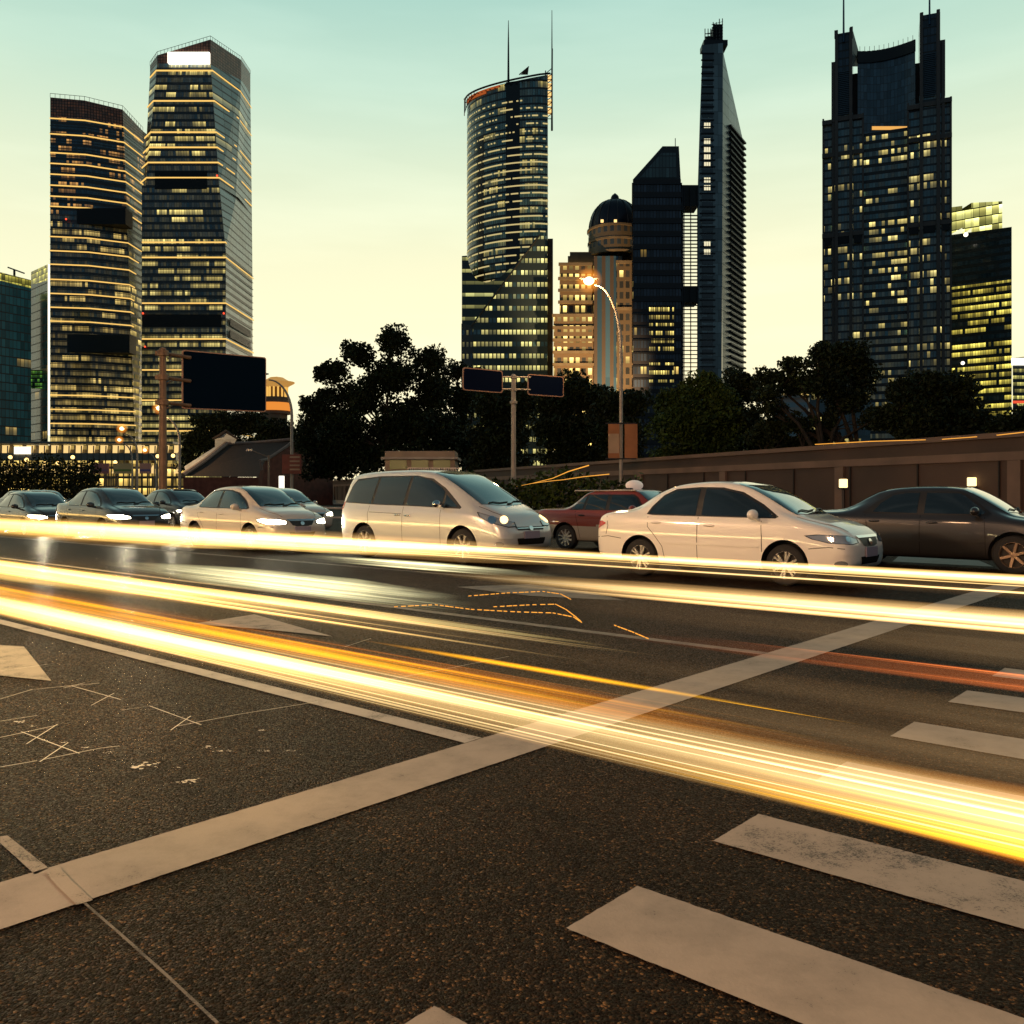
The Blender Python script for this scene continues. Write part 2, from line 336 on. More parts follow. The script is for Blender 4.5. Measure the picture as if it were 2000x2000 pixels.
for pix in ([(0, 1363), (60, 1345), (130, 1338), (188, 1333)], [(135, 1338), (228, 1364)], [(172, 1375), (215, 1352)], [(0, 1310), (90, 1297)],
            [(230, 1384), (282, 1376), (380, 1412)], [(322, 1422), (360, 1395)], [(330, 1415), (450, 1392), (600, 1368)], [(40, 1425), (150, 1466)],
            [(75, 1482), (128, 1446)], [(0, 1436), (55, 1424), (110, 1412)], [(80, 1478), (190, 1456), (225, 1452)], [(0, 1492), (70, 1480)],
            [(120, 1342), (160, 1332)], [(50, 1448), (108, 1411)], [(0, 1405), (70, 1394)], [(700, 1290), (820, 1268), (960, 1240)], [(650, 1222), (700, 1206)]):
    pix = [(x, y - 42) if x < 620 else (x, y) for x, y in pix]
    strip('chalk_line', pix, .0065, chalk)
for i, (x, y, r_) in enumerate([(392, 1413, .032), (418, 1419, .03), (492, 1380, .022), (497, 1419, .02), (550, 1418, .022), (275, 1448, .05), (358, 1477, .04), (334, 1451, .015), (120, 1404, .02), (160, 1413, .02), (208, 1422, .02), (36, 1364, .03), (62, 1372, .02)]):
    c = G(x * 2000 / 1932, y * 2000 / 1932); rnd = random.Random(i)
    g = MB()
    for q in range(int(5 + r_ * 240)):
        d = Vector((rnd.gauss(0, r_ * .75), rnd.gauss(0, r_ * .45), 0)); rq = rnd.uniform(.12, .42) * r_ * rnd.random() + .0015; a0 = rnd.random() * 6
        g.face([(c.x + d.x + math.cos(a0 + k * 1.05) * rq * rnd.uniform(.6, 1.3), c.y + d.y + math.sin(a0 + k * 1.05) * rq * rnd.uniform(.5, 1.1), .0075 + q * 2e-5) for k in range(6)])
    tag(g.build('paint_spot', chalk), kind='structure')

# far side verge: kerb and planted strip behind the queue
W0, W1 = Vector((17.5, 18.6, 0)), Vector((-34, 142.5, 0))      # line of the wall made up for the blur of passing buses
wd = (W1 - W0).normalized(); wn_ = Vector((wd.y, -wd.x, 0))
if wn_.y < 0: wn_ = -wn_
def wall_pt(t, off=0, z=0): p = W0.lerp(W1, t) + wn_ * off; return Vector((p.x, p.y, z))
g = MB()
p0, p1, p2, p3 = wall_pt(-.2, -2.2), wall_pt(1.25, -2.2), wall_pt(1.25, 2), wall_pt(-.2, 2)
g.loft([(*p.xy, -.02) for p in (p0, p3, p2, p1)], [(*p.xy, .13) for p in (p0, p3, p2, p1)]); tag(g.build('pavement', concrete), kind='structure')
we = empty('bus_blur_wall', wall_pt(.2), 0, 'long low brown wall with pale ledges, made up in place of the blurred passing buses', 'wall')
we_inv = Matrix.Translation(-we.location)
def wallpart(name, z0, z1, off, th, m):
    g = MB(); q = [wall_pt(-.2, off) - we.location, wall_pt(1.2, off) - we.location, wall_pt(1.2, off + th) - we.location, wall_pt(-.2, off + th) - we.location]
    if (q[1] - q[0]).cross(q[2] - q[1]).z < 0: q = q[::-1]
    g.loft([(*p.xy, z0) for p in q], [(*p.xy, z1) for p in q]); return g.build(name, m, we)
brn = mat('brown_render', (.060, .036, .027), .8, noise=.35, nscale=.35, bump=.2, bscale=9); brn2 = mat('coping_stone', (.16, .10, .075), .75, noise=.25, nscale=.8)
wallpart('wall_face', .13, 2.96, 0, .35, brn)
wallpart('coping', 2.96, 3.12, -.10, .55, brn2)
wallpart('ledge', 2.30, 2.55, -.06, .055, brn2)
wallpart('plinth', .13, .55, -.05, .045, concrete)
g = MB(); ang = math.atan2(wd.y, wd.x)
for k in range(26):
    p = wall_pt(-.15 + k * .052, -.06) - we.location; g.box((p.x, p.y, 1.42), (.42, .1, 1.74), ang)
g.build('pilasters', brn2, we)
g = MB()
for k in range(60):
    p = wall_pt(-.16 + k * .0222, -.025) - we.location; g.box((p.x, p.y, 1.42), (.05, .05, 1.74), ang)
g.build('panel_joints', mat('joint_dark', (.015, .01, .008), .8), we)

# ------------------------------------------------------------------ towers
def ring_at(fp, z):
    """fp: list of (z, [(x,y)...]) key footprints"""
    for (z0, a), (z1, b) in zip(fp, fp[1:]):
        if z <= z1 or (z1, b) == fp[-1]:
            t = (z - z0) / (z1 - z0); return [Vector((p[0] + (q[0] - p[0]) * t, p[1] + (q[1] - p[1]) * t)) for p, q in zip(a, b)]
def grow(r, d):
    n = len(r); out = []
    for i in range(n):
        a, b, c = r[i - 1], r[i], r[(i + 1) % n]
        e0 = (b - a).normalized(); e1 = (c - b).normalized(); n0 = Vector((e0.y, -e0.x)); n1 = Vector((e1.y, -e1.x))
        k = (n0 + n1); k = k / max(.3, k.dot(k)) * 2 if k.length > 1e-6 else n0
        out.append(b + k * d * .5 * 1.0 if False else b + (n0 + n1).normalized() * d)
    return out
def V3(r, z): return [(p[0], p[1], z) for p in r]
def band(name, fp, z, h, d, m, par, org=(0, 0), sides=None):
    """strip that runs round the tower; sides = indices of walls carrying it"""
    g = MB(); a = ring_at(fp, z); b = ring_at(fp, z + h); A, B = grow(a, d), grow(b, d); n = len(a)
    for i in range(n):
        j = (i + 1) % n
        if sides is not None and i not in sides: continue
        g.face([(*A[i], z), (*A[j], z), (*B[j], z + h), (*B[i], z + h)])
        g.face([(*B[i], z + h), (*B[j], z + h), (*b[j], z + h), (*b[i], z + h)])
        g.face([(*a[i], z), (*a[j], z), (*A[j], z), (*A[i], z)])
    return g.build(name, m, par)
def ledges(name, fp, z0, z1, step, h, d, m, par, sides=None):
    g = MB(); z = z0
    while z < z1:
        a = ring_at(fp, z); b = ring_at(fp, z + h); A, B = grow(a, d), grow(b, d); n = len(a)
        for i in range(n):
            j = (i + 1) % n
            if sides is not None and i not in sides: continue
            g.face([(*A[i], z), (*A[j], z), (*B[j], z + h), (*B[i], z + h)]); g.face([(*B[i], z + h), (*B[j], z + h), (*b[j], z + h), (*b[i], z + h)]); g.face([(*a[i], z), (*a[j], z), (*A[j], z), (*A[i], z)])
        z += step
    return g.build(name, m, par)
def fins(name, fp, z0, z1, step, wd, d, m, par, sides):
    """vertical mullion fins along chosen walls"""
    g = MB(); a = ring_at(fp, z0); b = ring_at(fp, z1)
    for i in sides:
        j = (i + 1) % len(a); e = (a[j] - a[i]); n = max(1, int(e.length / step)); eu = e.normalized(); nn = Vector((eu.y, -eu.x)) * d
        for k in range(n + 1):
            p = a[i].lerp(a[j], k / n); q = b[i].lerp(b[j], k / n)
            g.face([(*(p - eu * wd / 2 + nn), z0), (*(p + eu * wd / 2 + nn), z0), (*(q + eu * wd / 2 + nn), z1), (*(q - eu * wd / 2 + nn), z1)])
            for s_ in (-1, 1):
                g.face([(*(p + s_ * eu * wd / 2), z0), (*(p + s_ * eu * wd / 2 + nn), z0), (*(q + s_ * eu * wd / 2 + nn), z1), (*(q + s_ * eu * wd / 2), z1)])
    return g.build(name, m, par)
def shell(name, fp, m, par, topz=None, cap=True):
    g = MB()
    for (z0, a), (z1, b) in zip(fp, fp[1:]):
        last = (z1, b) == fp[-1]
        tz = topz if (last and topz) else [z1] * len(b)
        g.loft(V3(a, z0), [(p[0], p[1], tz[i]) for i, p in enumerate(b)], cap=cap)
    return g.build(name, m, par)
roof_m = mat('roof_dark', (.03, .032, .035), .8)

# --- left tower of the pair
def P2(px, Y): return (PX(px, Y), Y)
M_L1 = facade('facade_banded', fh=4.15, ww=1.5, room=5, floor_lit=.75, room_lit=.34, win_lit=.8, span=.36, lit=(1, .66, .25), es=1.3, seed=1, glow=.07, glass=(.010, .028, .04), mull=.1)
t = empty('office_tower', (-240, 500, 0), 0, 'dark glass tower with gold light bands, shorter of the left pair', 'office tower', 'skyscrapers behind the park')
t.location = (0, 0, 0)
H0 = 224
fpL1 = [(0, [P2(98, 500), P2(185, 504), P2(268, 515), P2(279, 531), (-214, 562), (-262, 562)]), (H0, [P2(98, 500), P2(165, 503), P2(239.5, 512), P2(279, 535), (-214, 562), (-262, 562)])]
zt = [PZ(190, 500), PZ(196, 503), PZ(214, 512), PZ(256, 535), 215, 222]
M_L1t = facade('facade_banded_dusk', fh=4.0, ww=1.5, room=3, floor_lit=.8, room_lit=.3, win_lit=.7, span=.4, lit=(1, .45, .14), es=.8, seed=4, glass=(.010, .024, .036))
zm = PZ(420, 503)
shell('lower_facade', [(0, fpL1[0][1]), (zm, [tuple(p) for p in ring_at(fpL1, zm)])], M_L1, t)
shell('upper_facade', [(zm, [tuple(p) for p in ring_at(fpL1, zm)]), (212, [tuple(p) for p in ring_at(fpL1, 212)])], M_L1t, t)
crown_m = facade('crown_screen', fh=1.6, ww=1.5, room=2, floor_lit=1, room_lit=1, win_lit=1, span=.2, mull=.25, frame=(.02, .012, .01), glass=(.05, .022, .014), lit=(1, .3, .1), es=.05, seed=2, rough=.3)
r212 = ring_at(fpL1, 212); rtop = ring_at(fpL1, H0)
g = MB(); g.loft(V3(r212, 212), [(p.x, p.y, zt[i]) for i, p in enumerate(rtop)], cap=False); g.face([(p.x, p.y, zt[i] - 1.5) for i, p in enumerate(rtop)]); g.build('crown', crown_m, t)
def parapet(par, pts, h, step, m):
    g = MB()
    for p, q in zip(pts, pts[1:]):
        p, q = Vector(p), Vector(q); n = max(1, int((q - p).length / step))
        g.tube([p + Vector((0, 0, h)), q + Vector((0, 0, h))], .14, 4)
        for k in range(n + 1):
            c = p.lerp(q, k / n); g.box((c.x, c.y, c.z + h / 2), (.16, .16, h))
    return g.build('roof_railing', m, par)
parapet(t, [(p.x, p.y, zt[i]) for i, p in enumerate(rtop)][:4], 2.2, 2.4, dark_metal)
for y in (229, 259.4, 296, 317, 338, 359.6, 381, 401, 460, 487.5, 514, 543.5, 571, 598, 625, 769.6, 797.5, 825):
    band('light_band', fpL1, PZ(y + 3, 500), .62, .35, gold_strip, t, sides=[0, 1, 2])
ledges('floor_edges', fpL1, 3.5, 210, 4.15, .45, .18, mat('grey_spandrel', (.04, .05, .055), .4, .3), t, [0, 1, 2])
g = MB(); g.box(((PX(148, 501) + PX(243, 501)) / 2, 507, PZ(423, 503)), (PX(243, 503) - PX(148, 503), 9.5, 9)); g.build('plant_floor_louvre', mat('louvre_black', (.006, .006, .008), .7), t)
g = MB(); g.box(((PX(112, 501) + PX(252, 501)) / 2, 506, PZ(672, 503)), (PX(252, 503) - PX(112, 503), 9, 10)); g.build('plant_floor_louvre', mat('louvre_dark', (.012, .014, .016), .6), t)
g = MB()
for x, y in ((129, 428), (283, 677)): g.sphere((PX(x, 499), 499, PZ(y, 499)), .5, 8, 6)
g.build('warning_light', red_lamp, t)

# --- right, taller tower of the pair
M_L2 = facade('facade_office', fh=4.1, ww=1.5, room=6, floor_lit=.7, room_lit=.42, win_lit=.88, span=.38, lit=(1, .74, .30), es=1.45, seed=8, glow=.075, glass=(.010, .030, .044))
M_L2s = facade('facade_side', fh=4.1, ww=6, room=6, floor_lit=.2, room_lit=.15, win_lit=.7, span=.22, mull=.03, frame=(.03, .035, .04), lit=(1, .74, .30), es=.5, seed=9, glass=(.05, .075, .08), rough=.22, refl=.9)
t = empty('office_tower', (0, 0, 0), 0, 'tallest dark glass tower on the left with a pointed crown and bright white sign panel', 'office tower', 'skyscrapers behind the park')
ZL = PZ(363, 500)
low = [(0, [(-206.6, 500), P2(441, 500), (-159, 550), (-206.6, 550)]), (ZL, [(-206.6, 500), P2(441, 500), (-159, 550), (-206.6, 550)])]
def wallface(g, q, u0=0):
    d = math.hypot(q[1][0] - q[0][0], q[1][1] - q[0][1]); g.face(q, [(u0, q[0][2]), (u0 + d, q[1][2]), (u0 + d, q[2][2]), (u0, q[3][2])])
# upper body: front, tapering right chamfer, side, left chamfer
Zc = PZ(486, 500)
up0 = [P2(281, 507), P2(284.5, 500), P2(438, 500), P2(451, 513), P2(492, 550), (-200, 552)]
upT = [P2(293, 509), P2(307, 500), P2(411, 500), P2(471, 527), P2(489, 549), (-192, 552)]
g = MB()
g.cm = 0; wallface(g, [(-206.6, 500, 0), (*P2(441, 500), 0), (*P2(441, 500), Zc), (-206.6, 500, Zc)])
wallface(g, [(-206.6, 500, Zc), (*P2(440, 500), Zc), (*P2(428, 500), ZL), (-206.6, 500, ZL)])
wallface(g, [(-206.6, 550, 0), (-206.6, 500, 0), (-206.6, 500, ZL), (-206.6, 550, ZL)])
g.face([(-206.6, 500, ZL), (*P2(428, 500), ZL), (*P2(466, 520), ZL), (-160, 550, ZL), (-206.6, 550, ZL)]); g.build('lower_facade', M_L2, t)
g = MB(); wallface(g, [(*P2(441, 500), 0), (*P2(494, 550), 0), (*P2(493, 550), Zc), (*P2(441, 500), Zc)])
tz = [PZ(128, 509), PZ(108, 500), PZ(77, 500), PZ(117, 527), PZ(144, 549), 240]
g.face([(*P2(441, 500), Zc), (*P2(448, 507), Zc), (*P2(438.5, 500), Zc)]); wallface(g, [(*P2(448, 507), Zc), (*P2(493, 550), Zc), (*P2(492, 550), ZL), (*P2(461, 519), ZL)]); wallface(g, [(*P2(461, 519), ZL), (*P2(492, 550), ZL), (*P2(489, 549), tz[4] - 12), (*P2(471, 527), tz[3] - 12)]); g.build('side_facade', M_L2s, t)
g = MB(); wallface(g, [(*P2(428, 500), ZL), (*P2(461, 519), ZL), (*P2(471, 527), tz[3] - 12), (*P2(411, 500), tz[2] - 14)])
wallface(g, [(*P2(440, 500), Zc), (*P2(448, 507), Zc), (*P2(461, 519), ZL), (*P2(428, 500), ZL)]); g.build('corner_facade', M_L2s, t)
g = MB()
zs = [zz - 12 for zz in tz]; zs[0] = zs[1] = PZ(128, 500); 
upL = [P2(281, 507), P2(284.5, 500), P2(428, 500)]
wallface(g, [(*upL[1], ZL), (*upL[2], ZL), (*upT[2], tz[2] - 14), (*upT[1], PZ(124, 500))])
wallface(g, [(*upL[0], ZL), (*upL[1], ZL), (*upT[1], PZ(124, 500)), (*upT[0], PZ(142, 509))])
wallface(g, [(-200, 552, ZL), (*upL[0], ZL), (*upT[0], PZ(142, 509)), (-192, 552, 230)])
g.build('upper_facade', M_L2, t)
g = MB()
wallface(g, [(*upT[1], PZ(124, 500)), (*upT[2], tz[2] - 14), (*upT[2], tz[2]), (*upT[1], tz[1])])
wallface(g, [(*upT[2], tz[2] - 14), (*upT[3], tz[3] - 12), (*upT[3], tz[3]), (*upT[2], tz[2])])
wallface(g, [(*upT[3], tz[3] - 12), (*upT[4], tz[4] - 12), (*upT[4], tz[4]), (*upT[3], tz[3])])
wallface(g, [(*upT[0], PZ(142, 509)), (*upT[1], PZ(124, 500)), (*upT[1], tz[1]), (*upT[0], tz[0])])
g.face([(*upT[i], tz[i] - 1) for i in range(5)] + [(-192, 552, 240)]); g.build('crown', crown_m, t)
parapet(t, [(*upT[i], tz[i]) for i in range(5)], 2.0, 2.0, dark_metal)
g = MB(); g.box((PX(369, 498.6), 498.6, PZ(113.5, 498.6)), (23, 1.6, 6)); g.build('sign_panel', emis('sign_white', (1, .95, .80), 3.2), t)
def lerp_px(y, k):   # px of the edges of the tower at row y
    f = (y - 117) / (486 - 117); return k[0] + (k[1] - k[0]) * f
for y in (137.5, 196.7, 257.8, 287.4, 317, 346.7, 472.7, 502.3, 591.6, 661.5, 722, 781, 841):
    g = MB(); z = PZ(y + 1.8, 500); h = .68
    if y < 363: l = 307 - (y - 108) * .089; rr = 411 + (y - 77) * .064
    else: l = 277; rr = 441
    c2 = 471 - (y - 117) * .064 if y < 486 else None
    pts = [(*P2(l, 499.6),), (*P2(rr, 499.6),)]
    if c2: pts.append(P2(c2, 527 - (y - 117) * .045 - .5)); pts.append((PX(490, 549) + .6, 549))
    else: pts.append((PX(494, 550) + .6, 550))
    if y < 363: pts.insert(0, (P2(l - 12, 508)[0], 508))
    for p, q in zip(pts, pts[1:]): g.face([(*p, z), (*q, z), (*q, z + h), (*p, z + h)]); g.face([(*p, z), (*q, z), (q[0], q[1] + .6, z), (p[0], p[1] + .6, z)])
    g.build('light_band', gold_strip, t)
ledges('floor_edges', low, 3.5, PZ(486, 500), 4.1, .5, .2, mat('grey_spandrel_pale', (.055, .065, .07), .4, .3), t, [0, 1])
lm = bpy.data.materials['louvre_black']
g = MB(); g.box((PX(356, 502), 503.5, PZ(352, 500)), (29, 7.6, 10)); g.build('plant_floor_louvre', lm, t)
g = MB(); g.box((PX(358, 502), 503.7, PZ(626, 500)), (44, 7.8, 7)); g.build('plant_floor_louvre', lm, t)
g = MB()
for k in range(7):
    for z0 in (622, 645): 
        z = PZ(z0 - 3 + k * 2.2, 500); g.box((-158.7, 524, z + 0), (.5, 40, .35))
g.build('louvre_blades', dark_metal, t)
g = MB()
for x, y in ((279, 612), (437, 612), (424, 343)): g.sphere((PX(x, 499), 499, PZ(y, 499)), .55, 8, 6)
g.build('warning_light', red_lamp, t)

# --- pair of blue-green slabs at the far left edge
M_FL = facade('facade_teal', fh=4.0, ww=1.8, room=3, floor_lit=.3, room_lit=.08, win_lit=.9, span=.14, mull=.12, frame=(.01, .02, .022), glass=(.012, .055, .065), lit=(1, .6, .2), es=.5, seed=12, rough=.16, refl=.6)
lit_glass = facade('crown_lit_glass', fh=2.6, ww=1.6, room=1, floor_lit=1, room_lit=1, win_lit=1, span=.1, mull=.12, frame=(.05, .05, .02), glass=(.1, .1, .03), lit=(.95, .80, .18), es=1.3, seed=13)
t = empty('office_slab', (0, 0, 0), 0, 'teal glass slab cut by the left photo edge with yellow lit glass crown', 'office block', 'skyscrapers behind the park')
q0, q1 = P2(-60, 395), P2(60.6, 420)
g = MB(); wallface(g, [(*q0, 0), (*q1, 0), (*q1, PZ(563, 420)), (*q0, PZ(533, 395))]); wallface(g, [(*q1, 0), (*P2(60, 446), 0), (*P2(60, 446), PZ(563, 420)), (*q1, PZ(563, 420))]); g.face([(*q0, PZ(533, 395)), (*q1, PZ(563, 420)), (*P2(60, 446), PZ(563, 420)), (*P2(-60, 446), PZ(533, 395))]); g.build('glass_wall', M_FL, t)
g = MB(); wallface(g, [(*q0, PZ(533, 395)), (*q1, PZ(563, 420)), (*q1, PZ(547, 420)), (*q0, PZ(516, 395))]); wallface(g, [(*q1, PZ(563, 420)), (*P2(60, 446), PZ(563, 420)), (*P2(60, 446), PZ(547, 420)), (*q1, PZ(547, 420))]); g.build('crown', lit_glass, t)
g = MB(); g.tube([P2(28, 430) + (PZ(545, 430),), P2(28, 430) + (PZ(526, 430),)], .5, 6); g.tube([P2(15, 430) + (PZ(522, 430),), P2(48, 432) + (PZ(532, 430),)], .35, 6); g.build('roof_crane', dark_metal, t)
t = empty('office_slab', (0, 0, 0), 0, 'narrow teal glass slab with rising lit crown and white light line on its corner', 'office block', 'skyscrapers behind the park')
q0, q1 = P2(60.6, 452), P2(93.5, 436)
g = MB(); wallface(g, [(*q0, 0), (*q1, 0), (*q1, PZ(548, 436)), (*q0, PZ(556, 452))]); wallface(g, [(*q1, 0), (*P2(92.5, 480), 0), (*P2(92.5, 480), PZ(548, 436)), (*q1, PZ(548, 436))]); g.face([(*q0, PZ(556, 452)), (*q1, PZ(548, 436)), (*P2(92.5, 480), PZ(548, 436))]); g.build('glass_wall', M_FL, t)
g = MB(); wallface(g, [(*q0, PZ(556, 452)), (*q1, PZ(548, 436)), (*q1, PZ(516, 436)), (*q0, PZ(531, 452))]); wallface(g, [(*q1, PZ(548, 436)), (*P2(92.5, 480), PZ(548, 436)), (*P2(92.5, 480), PZ(516, 436)), (*q1, PZ(516, 436))]); g.build('crown', lit_glass, t)
g = MB(); g.box((PX(95.3, 434), 434, (PZ(850, 434) + PZ(516, 434)) / 2), (.55, .55, PZ(516, 434) - PZ(850, 434))); g.build('light_line', white_strip, t)
g = MB(); g.box((PX(76, 442), 442.5, PZ(741, 443)), (7.6, 2, 9)); g.build('green_lit_window', facade('green_window', fh=2, ww=1.2, room=1, floor_lit=1, room_lit=.8, win_lit=.9, lit=(.3, .8, .1), es=.5, seed=3), t)

# --- round tower with slanted rim
M_C = facade('facade_round', fh=4.2, ww=1.4, room=8, floor_lit=1.0, room_lit=.10, win_lit=.8, span=.25, lit=(1, .74, .28), es=1.0, seed=16, glow=.02, glass=(.030, .066, .072), frame=(.01, .013, .018), mull=.14, refl=.6)
t = empty('round_tower', (0, 0, 0), 0, 'round blue glass tower with slanted rim, two thin masts and diagonal cut base', 'office tower', 'skyscrapers behind the park')
cxr, cyr, rx, ry = 15.0, 512.0, 40.7, 32.0
arc = [(cxr - rx * math.cos(k / 20 * math.pi / 2), cyr - ry * math.sin(k / 20 * math.pi / 2)) for k in range(21)]
arc = [(x, y) for x, y in arc] + [P2(1070, 481), (PX(1070, 481) + 1, 530), (-20, 540)]
arcT = [(cxr + (x - cxr) * .975, y) for x, y in arc]
ztop = 219
fpC = [(0, arc), (ztop, arc)]
g = MB(); tzs = []
for i, (x, y) in enumerate(arc): tzs.append(PZ(195 - (190 - 141) * min(1, max(0, (PXi := (x / y * F + 1000)) - 914) / 156) ** .55, y) if i < 22 else 220)
rim = [(x, y, tzs[i]) for i, (x, y) in enumerate(arc)]
g.loft(V3(arc, 0), rim, cap=False); g.face([(x, y, z - 2) for x, y, z in rim]); g.build('glass_drum', M_C, t)
cband = emis('pale_gold_strip', (1, .80, .34), .62); rnd = random.Random(5)
zz = PZ(700, 490)
k = 0
while zz < 214:
    g = MB(); A = grow([Vector(p) for p in arc], .3)
    for i in range(0, 21):
        segs = 3
        for s_ in range(segs):
            if rnd.random() < (.12 if (i // 3 + k) % 5 else .30) or (zz > 190 and rnd.random() < .5): continue
            p = A[i].lerp(A[i + 1], s_ / segs); q = A[i].lerp(A[i + 1], (s_ + 1) / segs)
            g.face([(*p, zz), (*q, zz), (*q, zz + .75), (*p, zz + .75)])
    if zz > PZ(560, 490) and g.f: g.build('light_band', cband, t)
    zz += 4.2 * .985; k += 1
g = MB()
for i in range(3, 22):
    pass
Aq = grow([Vector(p) for p in arc], .14)
def on_arc(px):
    for p, q in zip(Aq, Aq[1:]):
        f0, f1 = p.x / p.y * F + 1000, q.x / q.y * F + 1000
        if f0 <= px <= f1: return p.lerp(q, (px - f0) / (f1 - f0))
for pxs, yt in ((range(933, 946, 3), 262), (range(988, 1016, 3), 172)):
    pxs = list(pxs)
    for p_, q_ in zip(pxs, pxs[1:]):
        a, b = on_arc(p_), on_arc(q_); g.face([(*a, PZ(600, 490)), (*b, PZ(600, 490)), (*b, PZ(yt, 490)), (*a, PZ(yt, 490))])
g.build('dark_recess', mat('recess_glass', (.006, .007, .008), .35), t)
g = MB(); A = grow([Vector(p) for p in arc], 1.5)
for i in range(0, 21):
    g.tube([(*A[i], rim[i][2] + .3), (*A[i + 1], rim[i + 1][2] + .3)], .5, 6, False); g.box((*A[i].lerp(Vector(arc[i]), .5), rim[i][2] - 1.5), (1.2, .3, .3))
    if i < 8: g.tube([(*A[i], rim[i][2] - 9 + i), (*A[i + 1], rim[i + 1][2] - 8 + i)], .25, 5, False); g.tube([(*A[i], rim[i][2] + .3), (*A[i], rim[i][2] - 9 + i)], .2, 5, False)
g.build('rim_ring', dark_metal, t)
g = MB(); A = grow([Vector(p) for p in arc], .5)
for i in range(2, 13):
    hh = 2.6 if i < 10 else 1.4; g.face([(*A[i], rim[i][2] - hh - .3), (*A[i + 1], rim[i + 1][2] - hh - .3), (*A[i + 1], rim[i + 1][2] - .3), (*A[i], rim[i][2] - .3)])
g.build('rim_glow', emis('rim_orange', (1, .22, .05), .38), t)
for x, yb, yt, r_ in ((993, 142, 40, .45), (1078, 235, 20, .4)):
    g = MB(); g.tube([P2(x, 488) + (PZ(yb + 20, 488),), P2(x, 488) + (PZ((yb + yt) / 2, 488),), P2(x, 488) + (PZ(yt, 488),)], [r_ * 1.6, r_ * 1.1, .18], 6); g.build('mast', dark_metal, t)
g = MB()
for s_ in (-1, 1):
    x = 1072 + s_ * 6.5
    g.tube([P2(x, 484) + (PZ(232, 484),), P2(x if s_ < 0 else 1079, 484) + (PZ(138 if s_ < 0 else 95, 484),)], .3, 5)
for k in range(9):
    y0 = 232 - k * 11
    g.tube([P2(1065.5, 484) + (PZ(y0, 484),), P2(1078.5, 484) + (PZ(y0 - 11, 484),)], .22, 5); g.tube([P2(1078.5, 484) + (PZ(y0, 484),), P2(1065.5, 484) + (PZ(y0, 484),)], .22, 5)
g.build('lift_truss', dark_metal, t)
g = MB()
for k in range(5): g.box((PX(1072, 486), 486.5, PZ(152 + k * 16, 486)), (2.6, 1, 3.2))
g.build('truss_lamp', emis('truss_gold', (1, .62, .22), 1.3), t)
g = MB(); g.face([P2(1016, 484) + (PZ(146, 484),), P2(1033, 484) + (PZ(130, 484),), P2(1031, 488) + (PZ(146, 488),)]); g.tube([P2(1014, 484) + (PZ(146, 484),), P2(1033, 484) + (PZ(130, 484),)], .3, 5); g.build('roof_gantry', dark_metal, t)
# striped podium the drum sinks into and the square block with diagonal edge
def slabpoly(name, pix, Y0, Y1, m, par, Yfun=None):
    """outline in photo pixels on a wall at depth Y0, extruded back to Y1, uv in metres"""
    g = MB(); f = [(PX(x, Y0), Y0, PZ(y, Y0)) for x, y in pix]; b = [(x * Y1 / Y0, Y1, z) for x, y, z in f]
    g.face(f, [(p[0], p[2]) for p in f]); g.face(b[::-1]); n = len(f); 
    for i in range(n):
        j = (i + 1) % n; g.face([f[j], f[i], b[i], b[j]], [(Y0, f[j][2]), (Y0, f[i][2]), (Y1, b[i][2]), (Y1, b[j][2])])
    o = g.build(name, m, par)
    bm = bmesh.new(); bm.from_mesh(o.data); bmesh.ops.recalc_face_normals(bm, faces=bm.faces); bm.to_mesh(o.data); bm.free(); return o
M_CP = facade('facade_striped', fh=6.4, ww=5, room=2, floor_lit=1, room_lit=.95, win_lit=.95, span=.72, mull=.03, frame=(.015, .035, .04), glass=(.1, .1, .05), lit=(1, .9, .42), es=.7, seed=17)
slabpoly('striped_podium', [(902, 990), (902, 500), (912, 499), (916, 515), (922, 535), (934, 549), (952, 552), (975, 543), (1000, 522), (1030, 490), (1060, 462), (1066, 990)], 479, 500, M_CP, t)
M_CB = facade('facade_grid', fh=6.3, ww=2.1, room=2, floor_lit=.98, room_lit=.86, win_lit=.85, span=.62, mull=.3, frame=(.045, .07, .07), glass=(.03, .06, .07), lit=(1, .82, .36), es=1.6, seed=18, rough=.25)
slabpoly('square_block', [(924, 990), (924, 636), (1054, 461), (1069, 461), (1069, 990)], 474, 478.9, M_CB, t)
slabpoly('left_pier', [(901, 990), (901, 632), (923.8, 636), (923.8, 990)], 475, 478.9, facade('facade_pier', fh=6.3, ww=2.1, room=1, floor_lit=.9, room_lit=.4, win_lit=1, span=.6, mull=.5, frame=(.07, .065, .055), lit=(1, .8, .35), es=.5, seed=19), t)
slabpoly('side_slab', [(1069.3, 990), (1069.3, 466), (1080, 466), (1080, 990)], 477, 520, mat('brown_stone', (.045, .03, .025), .7, noise=.2, nscale=.2), t)
g = MB()
for p, q in (((921, 636), (1054, 459)),): g.tube([P2(p[0], 473.6) + (PZ(p[1], 473.6),), P2(q[0], 473.6) + (PZ(q[1], 473.6),)], .5, 5)
g.build('diagonal_edge', mat('edge_stone', (.06, .055, .05), .6), t)

